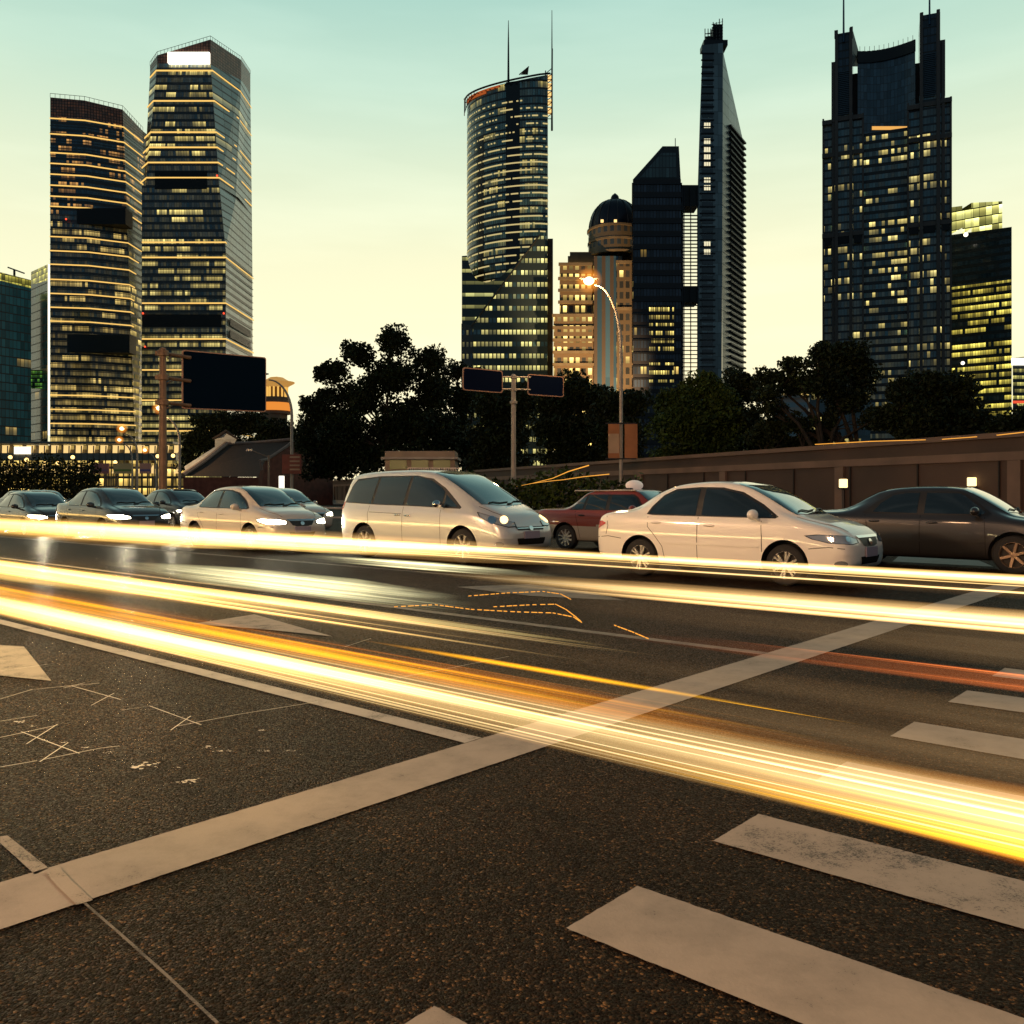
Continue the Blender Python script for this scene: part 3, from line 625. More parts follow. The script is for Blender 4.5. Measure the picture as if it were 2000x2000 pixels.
# --- domed stone building
stone = mat('warm_stone', (.34, .24, .14), .8, noise=.2, nscale=.25); stone_d = mat('warm_stone_dark', (.17, .12, .08), .8, noise=.2, nscale=.25)
M_D = facade('facade_stone', fh=5.4, ww=3.1, room=1, floor_lit=1, room_lit=.75, win_lit=.8, span=.38, mull=.38, frame=(.30, .20, .115), glass=(.02, .02, .02), lit=(1, .66, .25), es=3.2, seed=22, rough=.4, refl=.3)
M_D2 = facade('facade_stone_dim', fh=5.4, ww=3.1, room=1, floor_lit=1, room_lit=.22, win_lit=.8, span=.38, mull=.38, frame=(.24, .165, .10), glass=(.02, .02, .02), lit=(1, .66, .25), es=2.6, seed=23, rough=.4, refl=.3)
t = empty('domed_building', (0, 0, 0), 0, 'stepped stone building with warm lit windows under a dark ribbed dome', 'building', 'skyscrapers behind the park')
slabpoly('lower_block', [(1081, 990), (1081, 616), (1165, 616), (1165, 990)], 452, 490, M_D, t)
slabpoly('middle_block', [(1093, 616.3), (1093, 516), (1170, 516), (1170, 616.3)], 456, 490, M_D, t)
slabpoly('upper_step', [(1109, 516), (1109, 500), (1113, 500), (1113, 492), (1170, 492), (1170, 516)], 459, 488, stone_d, t)
slabpoly('tower_shaft', [(1160, 990), (1160, 500), (1215, 500), (1215, 990)], 450, 488, facade('facade_shaft', fh=60, ww=4.1, room=1, floor_lit=1, room_lit=0, win_lit=0, span=0, mull=.45, frame=(.16, .11, .075), glass=(.02, .04, .06), seed=1), t)
slabpoly('right_wing', [(1204, 990), (1204, 512), (1245, 512), (1245, 990)], 449, 480, M_D2, t)
g = MB()
for y, x0, x1, Y in ((616, 1078, 1167, 451), (640, 1079.5, 1167, 451.2), (664, 1079.5, 1167, 451.2), (688, 1079.5, 1167, 451.2), (712, 1079.5, 1167, 451.2), (516, 1091, 1168, 455), (544, 1090, 1168, 455), (567, 1090, 1168, 455), (590, 1090, 1168, 455), (512, 1203, 1246, 448.6), (603, 1203, 1246, 448.6)):
    g.box(((PX(x0, Y) + PX(x1, Y)) / 2, Y, PZ(y, Y)), (PX(x1, Y) - PX(x0, Y), 1.6, 1.4))
g.build('cornice', stone, t)
dcx, dcy, dr = PX(1201, 466), 466, 13.4
zb = PZ(453, 466)
g = MB(); g.lathe([(dr + .4, PZ(503, 466)), (dr + .4, zb)], (dcx, dcy, 0), 48); g.build('drum', facade('facade_drum', fh=6.6, ww=3.5, room=1, floor_lit=0, room_lit=0, win_lit=0, span=.35, mull=.45, frame=(.22, .155, .09), glass=(.02, .025, .03)), t)
g = MB()
for z, e in ((PZ(503, 466), 1.3), (PZ(478, 466), .8), (zb, 1.1)): g.lathe([(dr, z - .6), (dr + e, z - .4), (dr + e, z + .6), (dr - .5, z + .8)], (dcx, dcy, 0), 48)
g.build('drum_cornice', stone, t)
dm = mat('dome_slate', (.012, .014, .03), .35, .3); hd = PZ(392, 466) - zb
g = MB(); g.lathe([(dr * math.cos(a) ** .8 if a < 1.57 else .1, zb + hd * math.sin(a)) for a in [k * math.pi / 2 / 12 for k in range(13)]], (dcx, dcy, 0), 48); g.build('dome', dm, t, smooth=True)
g = MB()
for k in range(16):
    ph = k * math.pi / 8; g.tube([(dcx + (dr * max(.02, math.cos(a)) ** .8 + .15) * math.cos(ph), dcy + (dr * max(.02, math.cos(a)) ** .8 + .15) * math.sin(ph), zb + hd * math.sin(a)) for a in [q * math.pi / 2 / 10 for q in range(11)]], .28, 5)
g.build('dome_rib', mat('rib_lead', (.05, .05, .065), .5, .4), t)
g = MB(); zt_ = zb + hd - .6; g.lathe([(2.7, zt_), (2.7, zt_ + 1.3), (2.1, zt_ + 1.3), (2.1, zt_ + 2.4), (1.5, zt_ + 3.4), (.5, zt_ + 4.2), (.05, zt_ + 4.6)], (dcx, dcy, 0), 16); g.build('lantern', dm, t)
g = MB()
for x in (1176, 1202): g.box((PX(x, 452), 452, zb + 1.4), (1.4, .6, 1.4))
g.build('flood_lamp', warm_win, t)

for lx, ly, lz_, tx, tz_, pw in ((46, 425, 20, 36, 84, 4.6e5),):
    l = bpy.data.lights.new('facade_flood', 'SPOT'); l.energy = pw; l.color = (1, .66, .32); l.spot_size = R(46); l.spot_blend = .6; l.shadow_soft_size = 1; o = bpy.data.objects.new('facade_flood', l); C.objects.link(o); o.parent = t; o.location = (lx, 380, lz_); o.rotation_euler = Vector((tx - lx + 8, 455 - 380, tz_ - lz_)).to_track_quat('-Z', 'Y').to_euler()
# --- dark block with sloping roof, glazed link, tall blade tower
t = empty('office_block', (0, 0, 0), 0, 'dark ribbed office block with sloping glazed roof beside the tall blade tower', 'office tower', 'skyscrapers behind the park')
M_B = facade('facade_dark_rows', fh=6.1, ww=1.5, room=2, floor_lit=.25, room_lit=.12, win_lit=.9, span=.45, mull=.25, frame=(.03, .026, .03), glass=(.012, .016, .024), lit=(1, .62, .2), es=1.4, seed=27, rough=.3, refl=.4)
M_Bl = facade('facade_lit_rows', fh=3.7, ww=1.1, room=1, floor_lit=.85, room_lit=.78, win_lit=.95, span=.5, mull=.3, frame=(.03, .026, .03), glass=(.012, .016, .024), lit=(1, .74, .25), es=1.9, seed=28, rough=.3, refl=.4)
Yb = 420
slabpoly('main_block', [(1237, 990), (1236, 350), (1330, 350), (1330, 990)], Yb, 450, M_B, t)
slabpoly('lit_offices', [(1268, 760), (1268, 596), (1316, 596), (1316, 760)], Yb - .25, Yb + .2, M_Bl, t)
g = MB(); ps = [(1236.5, 350), (1294, 285.5), (1326, 285.5), (1329.5, 350)]
f = [(PX(x, Yb), Yb, PZ(y, Yb)) for x, y in ps]; bk = [(PX(x, 448), 448, PZ(y, Yb)) for x, y in ps]
for i in range(4):
    j = (i + 1) % 4; g.face([f[j], f[i], bk[i], bk[j]])
g.face(f); g.face(bk[::-1]); g.build('sloping_roof', mat('roof_slope', (.02, .025, .03), .5), t)
g = MB(); ps = [(1250, 347), (1292, 299), (1320, 299), (1322, 347)]; f = [(PX(x, Yb - .3), Yb - .3, PZ(y, Yb)) for x, y in ps]; g.face(f, [(p[0], p[2]) for p in f])
g.build('roof_glazing', facade('roof_glass', fh=5.5, ww=1.6, room=1, room_lit=0, floor_lit=0, span=.08, mull=.14, frame=(.02, .02, .025), glass=(.05, .09, .095), rough=.3), t)
fpB = [(0, [P2(1236, Yb), P2(1330, Yb), (PX(1330, 450), 450), (PX(1236, 450), 450)]), (147, [P2(1236, Yb), P2(1330, Yb), (PX(1330, 450), 450), (PX(1236, 450), 450)])]
ledges('floor_edges', fpB, 6.1, PZ(352, Yb), 6.1, .7, .7, dark_metal, t, [0, 1, 3])
g = MB(); g.tube([P2(1319, 430) + (PZ(286, 430),), P2(1319, 430) + (PZ(270, 430),)], .2, 5); g.build('roof_mast', dark_metal, t)
t = empty('link_frame', (0, 0, 0), 0, 'open steel and glass link of thin decks between dark block and blade tower', 'building', 'skyscrapers behind the park')
g = MB()
x0, x1 = PX(1331, 426), PX(1364, 426)
for yy in list(range(420, 560, 7)) + list(range(596, 760, 8)): g.box(((x0 + x1) / 2, 426.8, PZ(yy, 426)), (x1 - x0, 1.2, .32))
g.build('decks', mat('deck_metal', (.06, .08, .08), .5, .4), t)
g = MB()
for px in (1332, 1336, 1349, 1362.5): g.box((PX(px, 426), 426, PZ(560, 426) + 0), (.45, .5, 190)) if False else g.box((PX(px, 426), 426, (0 + PZ(365, 426)) / 2), (.4 if px != 1332 else 1.2, .5, PZ(365, 426)))
g.build('posts', dark_metal, t)
g = MB()
g.box(((x0 + x1) / 2, 432, PZ(381, 426)), (x1 - x0 + .4, 11, PZ(361, 426) - PZ(402, 426))); g.build('plant_deck', mat('plant_dark', (.012, .014, .016), .7), t); g = MB(); g.box(((x0 + x1) / 2, 432, PZ(574, 426)), (x1 - x0 + .4, 11, PZ(558, 426) - PZ(590, 426)))
g.build('plant_deck', bpy.data.materials['plant_dark'], t)
t = empty('blade_tower', (0, 0, 0), 0, 'tall narrow blade tower with steep slanted top and cage of scaffolding', 'office tower', 'skyscrapers behind the park')
Yt = 430
M_T = facade('facade_slate', fh=5.6, ww=2.6, room=1, floor_lit=0, room_lit=0, span=.03, mull=.03, frame=(.03, .035, .04), glass=(.045, .06, .065), rough=.25, refl=.6)
slabpoly('front_wall', [(1362, 990), (1363, 357), (1367, 225), (1371, 120), (1371, 88), (1412, 84), (1409, 990)], Yt, Yt + 20, M_T, t)
g = MB()
zzs = [(95, 1413.5), (278, 1452.5)]
a0_, b0_ = P2(1410.5, Yt), P2(1452.5, 462)
m0 = P2(1423, Yt + 9)
wallface(g, [(*a0_, 0), (*m0, 0), (*m0, PZ(150, Yt + 9)), (*a0_, PZ(92, Yt))]); g.build('pale_corner_wall', facade('facade_pale', fh=5.6, ww=3, room=1, floor_lit=0, room_lit=0, span=.05, mull=.02, frame=(.06, .07, .07), glass=(.16, .19, .19), rough=.3, refl=.8), t)
g = MB(); wallface(g, [(*m0, 0), (*b0_, 0), (*b0_, PZ(280, 462)), (*m0, PZ(150, Yt + 9))]); wallface(g, [(*b0_, 0), (b0_[0] - 2, 480, 0), (b0_[0] - 2, 480, PZ(280, 462)), (*b0_, PZ(280, 462))]); g.face([(*a0_, PZ(92, Yt)), (*m0, PZ(150, Yt + 9)), (*b0_, PZ(280, 462)), (b0_[0] - 2, 480, PZ(280, 462)), (a0_[0] - 2, 450, PZ(92, Yt))]); g.build('side_wall', M_T, t)
g = MB(); z = 8
dv = (Vector(b0_) - Vector(m0)).normalized(); nv = Vector((dv.y, -dv.x)); mid = (Vector(m0) + Vector(b0_)) / 2
while z < PZ(248, 445):
    g.box((mid.x + nv.x * .6, mid.y + nv.y * .6, z), ((Vector(b0_) - Vector(m0)).length, 1.6, .8), math.atan2(dv.y, dv.x)); z += 3.05
g.build('sun_shades', dark_metal, t)
g = MB()
for k in range(52):
    y = 105 + k * 13; 
    if y < 740: g.box((PX(1382, Yt - .3), Yt - .3, PZ(y, Yt)), (PX(1394, Yt) - PX(1369 if y < 300 else 1364, Yt), .9, .45))
g.build('window_ledges', dark_metal, t)
for k, y in enumerate((245, 276, 292, 307, 322, 352, 367, 477, 492)):
    g = MB(); 
    for q in range(3): g.box((PX(1377 + q * 4.3, Yt - .2), Yt - .15, PZ(y, Yt)), (.85, .3, 2.4))
    g.build('lit_window', emis('cool_window', (1, .90, .58), .95) if k == 0 else bpy.data.materials['cool_window'], t)
g = MB()
for k in range(39):
    y = 112 + k * 16; g.box((PX(1382, Yt - .1), Yt - .1, PZ(y, Yt)), (5.2, .3, 2.6))
g.build('dark_window', mat('slot_glass', (.01, .02, .03), .2, spec=.8), t)
g = MB(); rnd = random.Random(3)
for px in (1377, 1383, 1388, 1393, 1399, 1405, 1411): g.tube([P2(px, 433) + (PZ(90, 433),), P2(px, 433) + (PZ((60 if px < 1390 else 42) + rnd.uniform(-6, 6), 433),)], .22, 4); g.tube([P2(px, 440) + (PZ(90, 440),), P2(px, 440) + (PZ(56 if px < 1390 else 45, 440),)], .2, 4)
for y in (84, 78, 72, 66, 60, 54, 48):
    l = 1377 if y > 62 else 1390; g.tube([P2(l, 433) + (PZ(y, 433),), P2(1412, 433) + (PZ(y, 433),)], .22, 4); g.tube([P2(l, 433) + (PZ(y, 433),), P2(1412, 433) + (PZ(y - 6, 433),)], .12, 4)
g.box((PX(1401, 436), 437, PZ(70, 436)), (4.6, 5, 9)); g.box((PX(1385, 436), 437, PZ(82, 436)), (3.6, 4, 4.5)); g.box((PX(1394, 436), 436, PZ(92, 436)), (11.5, 9, 2.6))
g.build('roof_scaffold', dark_metal, t)

# --- great twin-pylon tower on the right
t = empty('twin_pylon_tower', (0, 0, 0), 0, 'massive dark tower with two pylons, masts and curved glass between them', 'office tower', 'skyscrapers behind the park')
TA, TB = Vector((PX(1607, 470), 470)), Vector((PX(1858, 447), 447))
td = (TB - TA).normalized(); tn = Vector((td.y, -td.x))         # towards the camera
def tw(px):
    k = (px - 1000) / F; s_ = (k * TA.y - TA.x) / (td.x - k * td.y); return TA + td * s_
def tblock(name, px0, px1, py0, m, off=0.0, depth=24, zbot=0.0, pyr=None):
    a, b = tw(px0), tw(px1); k = off
    a2, b2 = a + tn * k, b + tn * k; a3, b3 = a - td * 0 - tn * depth, b - tn * depth
    za = PZ(py0, a.y); zb_ = za if pyr is None else PZ(pyr, b.y)
    g = MB(); u0 = (a - TA).length
    bot = [(*a2, zbot), (*b2, zbot), (*b3, zbot), (*a3, zbot)]; top = [(*a2, za), (*b2, zb_), (*b3, zb_), (*a3, za)]
    g.loft(bot, top, u0=u0); return g.build(name, m, t)
M_R = facade('facade_pier_grid', fh=4.05, ww=1.5, room=2, floor_lit=.55, room_lit=.42, win_lit=.6, span=.26, mull=.10, frame=(.02, .024, .03), glow=.012, glass=(.020, .044, .056), lit=(1, .76, .34), es=1.5, seed=33, zmax=185, refl=.55)
M_Rc = facade('facade_centre_rows', fh=4.05, ww=1.5, room=3, floor_lit=.62, room_lit=.5, win_lit=.55, span=.42, mull=.08, frame=(.012, .012, .014), glow=.015, glass=(.022, .05, .062), lit=(1, .76, .32), es=1.8, seed=35, zmax=190, refl=.55)
M_Rd = facade('facade_pylon', fh=4.05, ww=1.6, room=2, floor_lit=0, room_lit=0, span=.2, mull=.12, frame=(.022, .02, .02), glass=(.012, .018, .026), seed=36, refl=.4)
gran = mat('brown_granite', (.10, .075, .065), .6, noise=.15, nscale=.3)
tblock('left_outer_block', 1606, 1624.5, 236, M_R, .0); tblock('left_mid_block', 1624.8, 1666, 225, M_R, 1.2); tblock('left_shoulder', 1666.3, 1687, 226, M_R, .4)
tblock('left_pylon', 1631, 1665, 70, M_Rd, 1.6, 16, PZ(225, 465)); tblock('left_pylon_step', 1624, 1631, 123, gran, .8, 16, PZ(236, 465))
tblock('right_shoulder', 1772, 1795, 206, M_R, .4); tblock('right_mid_block', 1795.3, 1838, 190, M_R, 1.2); tblock('right_outer_block', 1838.3, 1859, 192, M_R, 0)
tblock('right_pylon', 1796.5, 1836, 34, M_Rd, 1.6, 16, PZ(190, 452)); tblock('right_pylon_step', 1836, 1846, 80, gran, .8, 16, PZ(195, 452))
tblock('centre_bay', 1687, 1772, 258, M_Rc, -2.0, 20)
tblock('core_block', 1655, 1805, 128, gran, -11, 14, PZ(262, 460))
# granite corner strips
g = MB()
def gstrip(px, wpx, py0, py1, off):
    a, b = tw(px - wpx / 2), tw(px + wpx / 2); c = (a + b) / 2 + tn * off; z0, z1 = PZ(py1, c.y), PZ(py0, c.y)
    g.box((c.x, c.y, (z0 + z1) / 2), ((b - a).length, 1.2, z1 - z0), math.atan2(td.y, td.x))
for px, y0, y1, wpx, off in ((1608, 233, 985, 3.4, .3), (1634, 60, 985, 6, 2.0), (1662, 55, 985, 6, 2.0), (1685.5, 221, 985, 3.6, .8), (1773.5, 202, 985, 3.6, .8), (1799, 26, 985, 6, 2.0), (1832, 20, 985, 7, 2.0), (1857, 189, 985, 4, .3), (1628, 123, 985, 5, 1.0), (1842, 80, 985, 6, 1.0)): gstrip(px, wpx, y0, y1, off)
for px0, px1, y in ((1606, 1625, 240), (1626, 1666, 232), (1666, 1687, 228), (1772, 1796, 210), (1796, 1838, 203), (1838, 1859, 196), (1606, 1687, 458), (1772, 1859, 437), (1606, 1687, 300), (1772, 1859, 270)):
    a, b = tw(px0), tw(px1); c = (a + b) / 2 + tn * 1.3
    g.box((c.x, c.y, PZ(y, c.y)), ((b - a).length, 1.3, 2.2), math.atan2(td.y, td.x))
g.build('granite_frame', gran, t)
g = MB()
for px0, px1, y in ((1611, 1624, 470), (1637, 1659, 465), (1668, 1683, 463), (1776, 1794, 446), (1803, 1827, 443), (1840, 1854, 438)):
    a, b = tw(px0), tw(px1); c = (a + b) / 2 + tn * 1.5; g.box((c.x, c.y, PZ(y, c.y)), ((b - a).length, .6, 6), math.atan2(td.y, td.x))
g.build('plant_floor_louvre', lm, t)
g = MB(); gl = []
for k in range(13):
    s_ = k / 12; p = tw(1674.5 + s_ * (1788 - 1674.5)) - tn * (3 + 5 * math.sin(math.pi * s_)); gl.append((p, PZ(101 - 23 * s_ ** 1.7 + 2 * math.sin(math.pi * s_), p.y)))
u_ = 0
for (p, z1), (q, z2) in zip(gl, gl[1:]):
    d_ = (q - p).length; z0 = PZ(262, p.y); g.face([(*p, z0), (*q, z0), (*q, z2), (*p, z1)], [(u_, z0), (u_ + d_, z0), (u_ + d_, z2), (u_, z1)]); u_ += d_
g.face([(*p, z - 1) for p, z in gl] + [(*(gl[-1][0] - tn * 9), gl[-1][1] - 1), (*(gl[0][0] - tn * 9), gl[0][1] - 1)])
g.build('curved_glass', facade('facade_curved', fh=4.05, ww=1.7, room=2, floor_lit=0, room_lit=0, span=.06, mull=.09, frame=(.012, .014, .018), glass=(.016, .03, .042), seed=39, refl=.6), t)
g = MB()
for i, ((p, z1), (q, z2)) in enumerate(zip(gl, gl[1:])):
    c = (p + q) / 2 + tn * .5; g.box((c.x, c.y, (z1 + z2) / 2 - 3), ((q - p).length * 1.0, .7, 6), math.atan2((q - p).y, (q - p).x)); g.tube([(*c, z1), (*c, z1 + 2.6)], .12, 4)
g.build('curved_parapet', mat('parapet_black', (.012, .012, .014), .6), t)
g = MB()
for (p, z1), (q, z2) in list(zip(gl, gl[1:]))[3:11]:
    if True: g.face([(*(p + tn * .3), PZ(254, p.y)), (*(q + tn * .3), PZ(254, q.y)), (*(q + tn * .3), PZ(247, q.y)), (*(p + tn * .3), PZ(247, p.y))], [(0, 0), (2, 0), (2, 1), (0, 1)])
g.build('amber_window_row', emis('amber', (1, .50, .12), .9), t)
for px, yb in ((1648, 82), (1815, 48)):
    g = MB(); p = tw(px) + tn * 2.4; g.tube([(*p, PZ(yb, p.y)), (*p, PZ(20, p.y)), (*p, PZ(-60, p.y))], [.55, .45, .3], 6); g.build('mast', mat('mast_blue', (.03, .07, .12), .4, .3), t)
g = MB()
for px, yt, yb in ((1633, 60, 75), (1663, 53, 75), (1800, 25, 40), (1832, 19, 40)): gstrip(px, 6, yt, yb, 1.8)
g.build('pylon_finial', gran, t)
g = MB()
for px, y0, n in ((1648, 140, 24), (1815, 105, 24)):
    for k in range(n):
        a, b = tw(px - 11), tw(px + 11); c = (a + b) / 2 + tn * 1.9; g.box((c.x, c.y, PZ(y0 + k * 3.6, c.y)), ((b - a).length, .5, .4), math.atan2(td.y, td.x))
g.build('pylon_louvre', mat('louvre_blue', (.05, .075, .1), .5, .3), t)
g = MB(); a = tw(1665) + tn * .5; b = tw(1676) - tn * 6
g.face([(*a, PZ(56, a.y)), (*b, PZ(98, b.y)), (*b, PZ(130, b.y)), (*a, PZ(130, a.y))]); a = tw(1836); b = tw(1838.5) - tn * 8
g.face([(*a, PZ(45, a.y)), (*b, PZ(82, b.y)), (*b, PZ(130, b.y)), (*a, PZ(130, a.y))]); g.build('slanted_buttress', mat('buttress', (.12, .14, .14), .5), t)

# --- lit office block at its right, the edge building and the pale low block
t = empty('office_block', (0, 0, 0), 0, 'black glass office block with yellow lit rows and bright glass box on its roof', 'office block', 'skyscrapers behind the park')
M_RR = facade('facade_yellow_rows', fh=4.25, ww=1.3, room=7, floor_lit=.92, room_lit=.72, win_lit=.93, span=.45, mull=.13, frame=(.006, .01, .012), glass=(.006, .012, .016), lit=(.95, .74, .16), es=1.7, seed=44, zmax=118, refl=.4)
q0, q1 = P2(1855, 506), P2(1976, 487)
g = MB(); wallface(g, [(*q0, 0), (*q1, 0), (*q1, PZ(443, 487)), (*q0, PZ(459, 506))]); wallface(g, [(*q1, 0), (q1[0] - 2, 520, 0), (q1[0] - 2, 520, PZ(443, 487)), (*q1, PZ(443, 487))]); g.face([(*q0, PZ(459, 506)), (*q1, PZ(443, 487)), (q1[0] - 2, 520, PZ(443, 487)), (q0[0], 530, PZ(459, 506))]); g.build('glass_wall', M_RR, t)
g = MB(); q2, q3 = P2(1855, 510), P2(1957.5, 494)
lz = facade('crown_yellow', fh=5.2, ww=3.2, room=1, floor_lit=1, room_lit=1, win_lit=1, span=.12, mull=.06, frame=(.08, .08, .02), glass=(.2, .2, .05), lit=(1, .92, .40), es=4.0, seed=45)
def mixp(f_): return (q2[0] + (q3[0] - q2[0]) * f_, q2[1] + (q3[1] - q2[1]) * f_)
for f0, f1, yt in ((0, .245, 405), (.245, .42, 411), (.42, 1, 396)):
    a, b = mixp(f0), mixp(f1); wallface(g, [(*a, PZ(459, a[1])), (*b, PZ(445, b[1])), (*b, PZ(yt - 3, b[1])), (*a, PZ(yt, a[1]))], (a[0] - q2[0]))
    g.face([(*a, PZ(yt, a[1])), (*b, PZ(yt - 3, b[1])), (b[0], b[1] + 14, PZ(yt - 3, b[1])), (a[0], a[1] + 14, PZ(yt, a[1]))])
a = q3; wallface(g, [(*a, PZ(447, a[1])), (a[0] - .5, a[1] + 16, PZ(447, a[1])), (a[0] - .5, a[1] + 16, PZ(393, a[1])), (*a, PZ(393, a[1]))]); g.build('glass_roof_box', lz, t)
g = MB(); g.sphere((PX(1890, 488), 490, PZ(456, 488)), 1.2, 10, 8); g.sphere((PX(1884, 488), 490, PZ(708, 488)), 1.0, 10, 8); g.build('flood_lamp', white_strip, t)
t = empty('office_block', (0, 0, 0), 0, 'small lit office block cut by the right photo edge under a white sign strip', 'office block', 'skyscrapers behind the park')
slabpoly('glass_wall', [(1978, 990), (1978, 699), (2060, 690), (2060, 990)], 480, 500, facade('facade_edge', fh=3.6, ww=1.3, room=4, floor_lit=.9, room_lit=.75, win_lit=.9, span=.5, lit=(1, .85, .3), es=1.3, seed=47, glass=(.01, .015, .02)), t)
g = MB(); g.box((PX(2015, 479), 479.4, PZ(706, 479)), (21, .6, 3.6)); g.build('sign_panel', bpy.data.materials['sign_white'], t)
g = MB(); g.box((PX(2010, 479), 479.5, PZ(785, 479)), (17, .4, 1.4)); g.build('red_sign_strip', emis('sign_red', (1, .12, .05), .9), t)
t = empty('apartment_block', (0, 0, 0), 0, 'low pale block with horizontal stripes half hidden behind the open tree', 'building', 'skyscrapers behind the park')
slabpoly('striped_wall', [(1511, 990), (1511, 768), (1580, 758), (1580, 990)], 300, 320, facade('facade_pale_stripes', fh=3.2, ww=5, room=2, floor_lit=.3, room_lit=.2, span=.5, mull=.05, frame=(.42, .36, .33), glass=(.05, .07, .08), lit=(1, .6, .2), es=1, seed=50, rough=.5), t)
slabpoly('glass_wing', [(1580.2, 990), (1580.2, 745), (1700, 745), (1700, 990)], 302, 322, facade('facade_podium_wing', fh=4, ww=1.4, room=3, floor_lit=.7, room_lit=.35, span=.3, mull=.1, frame=(.06, .09, .1), glass=(.03, .07, .09), lit=(1, .75, .3), es=1.6, seed=51), t)
ledges('roof_slab', [(0, [P2(1510, 299.6), P2(1580, 299.6), (PX(1580, 300), 320), (PX(1510, 300), 320)]), (40, [P2(1510, 299.6), P2(1580, 299.6), (PX(1580, 300), 320), (PX(1510, 300), 320)])], 33.5, 35, 4, .8, .5, concrete, t)

# --- gold-lit round pavilion tower behind the big sign
t = empty('pavilion_tower', (0, 0, 0), 0, 'orange lit round tower with flared roof peeping out right of the big blank sign', 'building')
cx_, cy_ = PX(531, 300), 306; Z_ = lambda y: PZ(y, 300)
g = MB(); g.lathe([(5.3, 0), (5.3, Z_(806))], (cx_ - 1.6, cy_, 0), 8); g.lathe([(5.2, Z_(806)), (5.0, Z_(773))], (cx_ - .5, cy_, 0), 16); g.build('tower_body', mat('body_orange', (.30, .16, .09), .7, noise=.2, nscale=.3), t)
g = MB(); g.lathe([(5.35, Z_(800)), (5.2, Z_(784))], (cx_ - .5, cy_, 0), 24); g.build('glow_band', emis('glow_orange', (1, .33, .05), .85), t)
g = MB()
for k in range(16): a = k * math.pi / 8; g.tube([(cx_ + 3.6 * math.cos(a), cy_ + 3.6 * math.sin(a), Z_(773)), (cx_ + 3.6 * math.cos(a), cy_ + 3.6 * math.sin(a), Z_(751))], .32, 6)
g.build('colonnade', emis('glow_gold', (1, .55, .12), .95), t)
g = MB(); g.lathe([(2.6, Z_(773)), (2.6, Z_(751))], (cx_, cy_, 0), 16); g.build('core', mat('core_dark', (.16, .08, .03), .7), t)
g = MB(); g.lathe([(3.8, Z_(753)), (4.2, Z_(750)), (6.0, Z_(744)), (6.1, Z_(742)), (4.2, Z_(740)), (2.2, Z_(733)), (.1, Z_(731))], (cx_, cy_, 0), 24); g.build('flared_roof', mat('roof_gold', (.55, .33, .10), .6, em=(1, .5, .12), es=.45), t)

# --- glowing mall podium under the left towers
t = empty('mall_podium', (0, 0, 0), 0, 'long low glass mall glowing gold at the foot of the left towers', 'building')
Ym = 320
slabpoly('upper_storey', [(-80, 905), (-80, 868), (340, 872), (340, 905)], Ym, Ym + 40, facade('facade_mall_top', fh=7.5, ww=4.6, room=1, floor_lit=1, room_lit=.82, win_lit=.9, span=.3, mull=.28, frame=(.16, .13, .09), glass=(.1, .09, .06), lit=(1, .66, .24), es=2.2, seed=60, glow=.05), t)
slabpoly('lower_storey', [(-80, 966), (-80, 905.5), (362, 905.5), (362, 966)], Ym - 3, Ym + 40, facade('facade_mall_low', fh=3.4, ww=1.7, room=2, floor_lit=1, room_lit=.85, win_lit=.85, span=.25, mull=.2, frame=(.12, .09, .06), glass=(.1, .08, .05), lit=(1, .62, .2), es=3.0, seed=61, glow=.05), t)
g = MB(); g.box((PX(130, Ym - 2), Ym - 3, PZ(893, Ym)), (PX(355, Ym) - PX(-80, Ym), 3, 2.6)); g.box((PX(130, Ym - 2), Ym - 2, PZ(866, Ym)), (PX(345, Ym) - PX(-80, Ym), 6, .8)); g.build('fascia', mat('fascia_grey', (.22, .2, .17), .5, .2), t)
g = MB()
for k in range(18):
    x = -70 + k * 24; g.face([P2(x, Ym - 1.2) + (PZ(886, Ym),), P2(x + 14, Ym - 1.2) + (PZ(886, Ym),), P2(x + 17, Ym - 1.2) + (PZ(870, Ym),), P2(x + 2, Ym - 1.2) + (PZ(870, Ym),)])
    g.face([P2(x, Ym - 3.4) + (PZ(925, Ym),), P2(x + 16, Ym - 3.4) + (PZ(925, Ym),), P2(x + 9, Ym - 4.6) + (PZ(908 + (k % 3) * 2, Ym),)])
g.build('lit_canopy', emis('canopy_gold', (1, .66, .25), 1.05), t)
g = MB(); g.box((PX(47, Ym - 4), Ym - 5, PZ(881, Ym)), (5.6, .6, 2.6)); g.build('screen', emis('screen_white', (1, .9, .66), 1.8), t)
g = MB()
for px in range(-60, 350, 12): g.tube([P2(px, Ym - 4.5) + (0,), P2(px + 3, Ym - 4.5) + (PZ(872, Ym),)], .22, 4)
g.build('facade_bracing', mat('brace_grey', (.18, .16, .13), .5, .4), t)

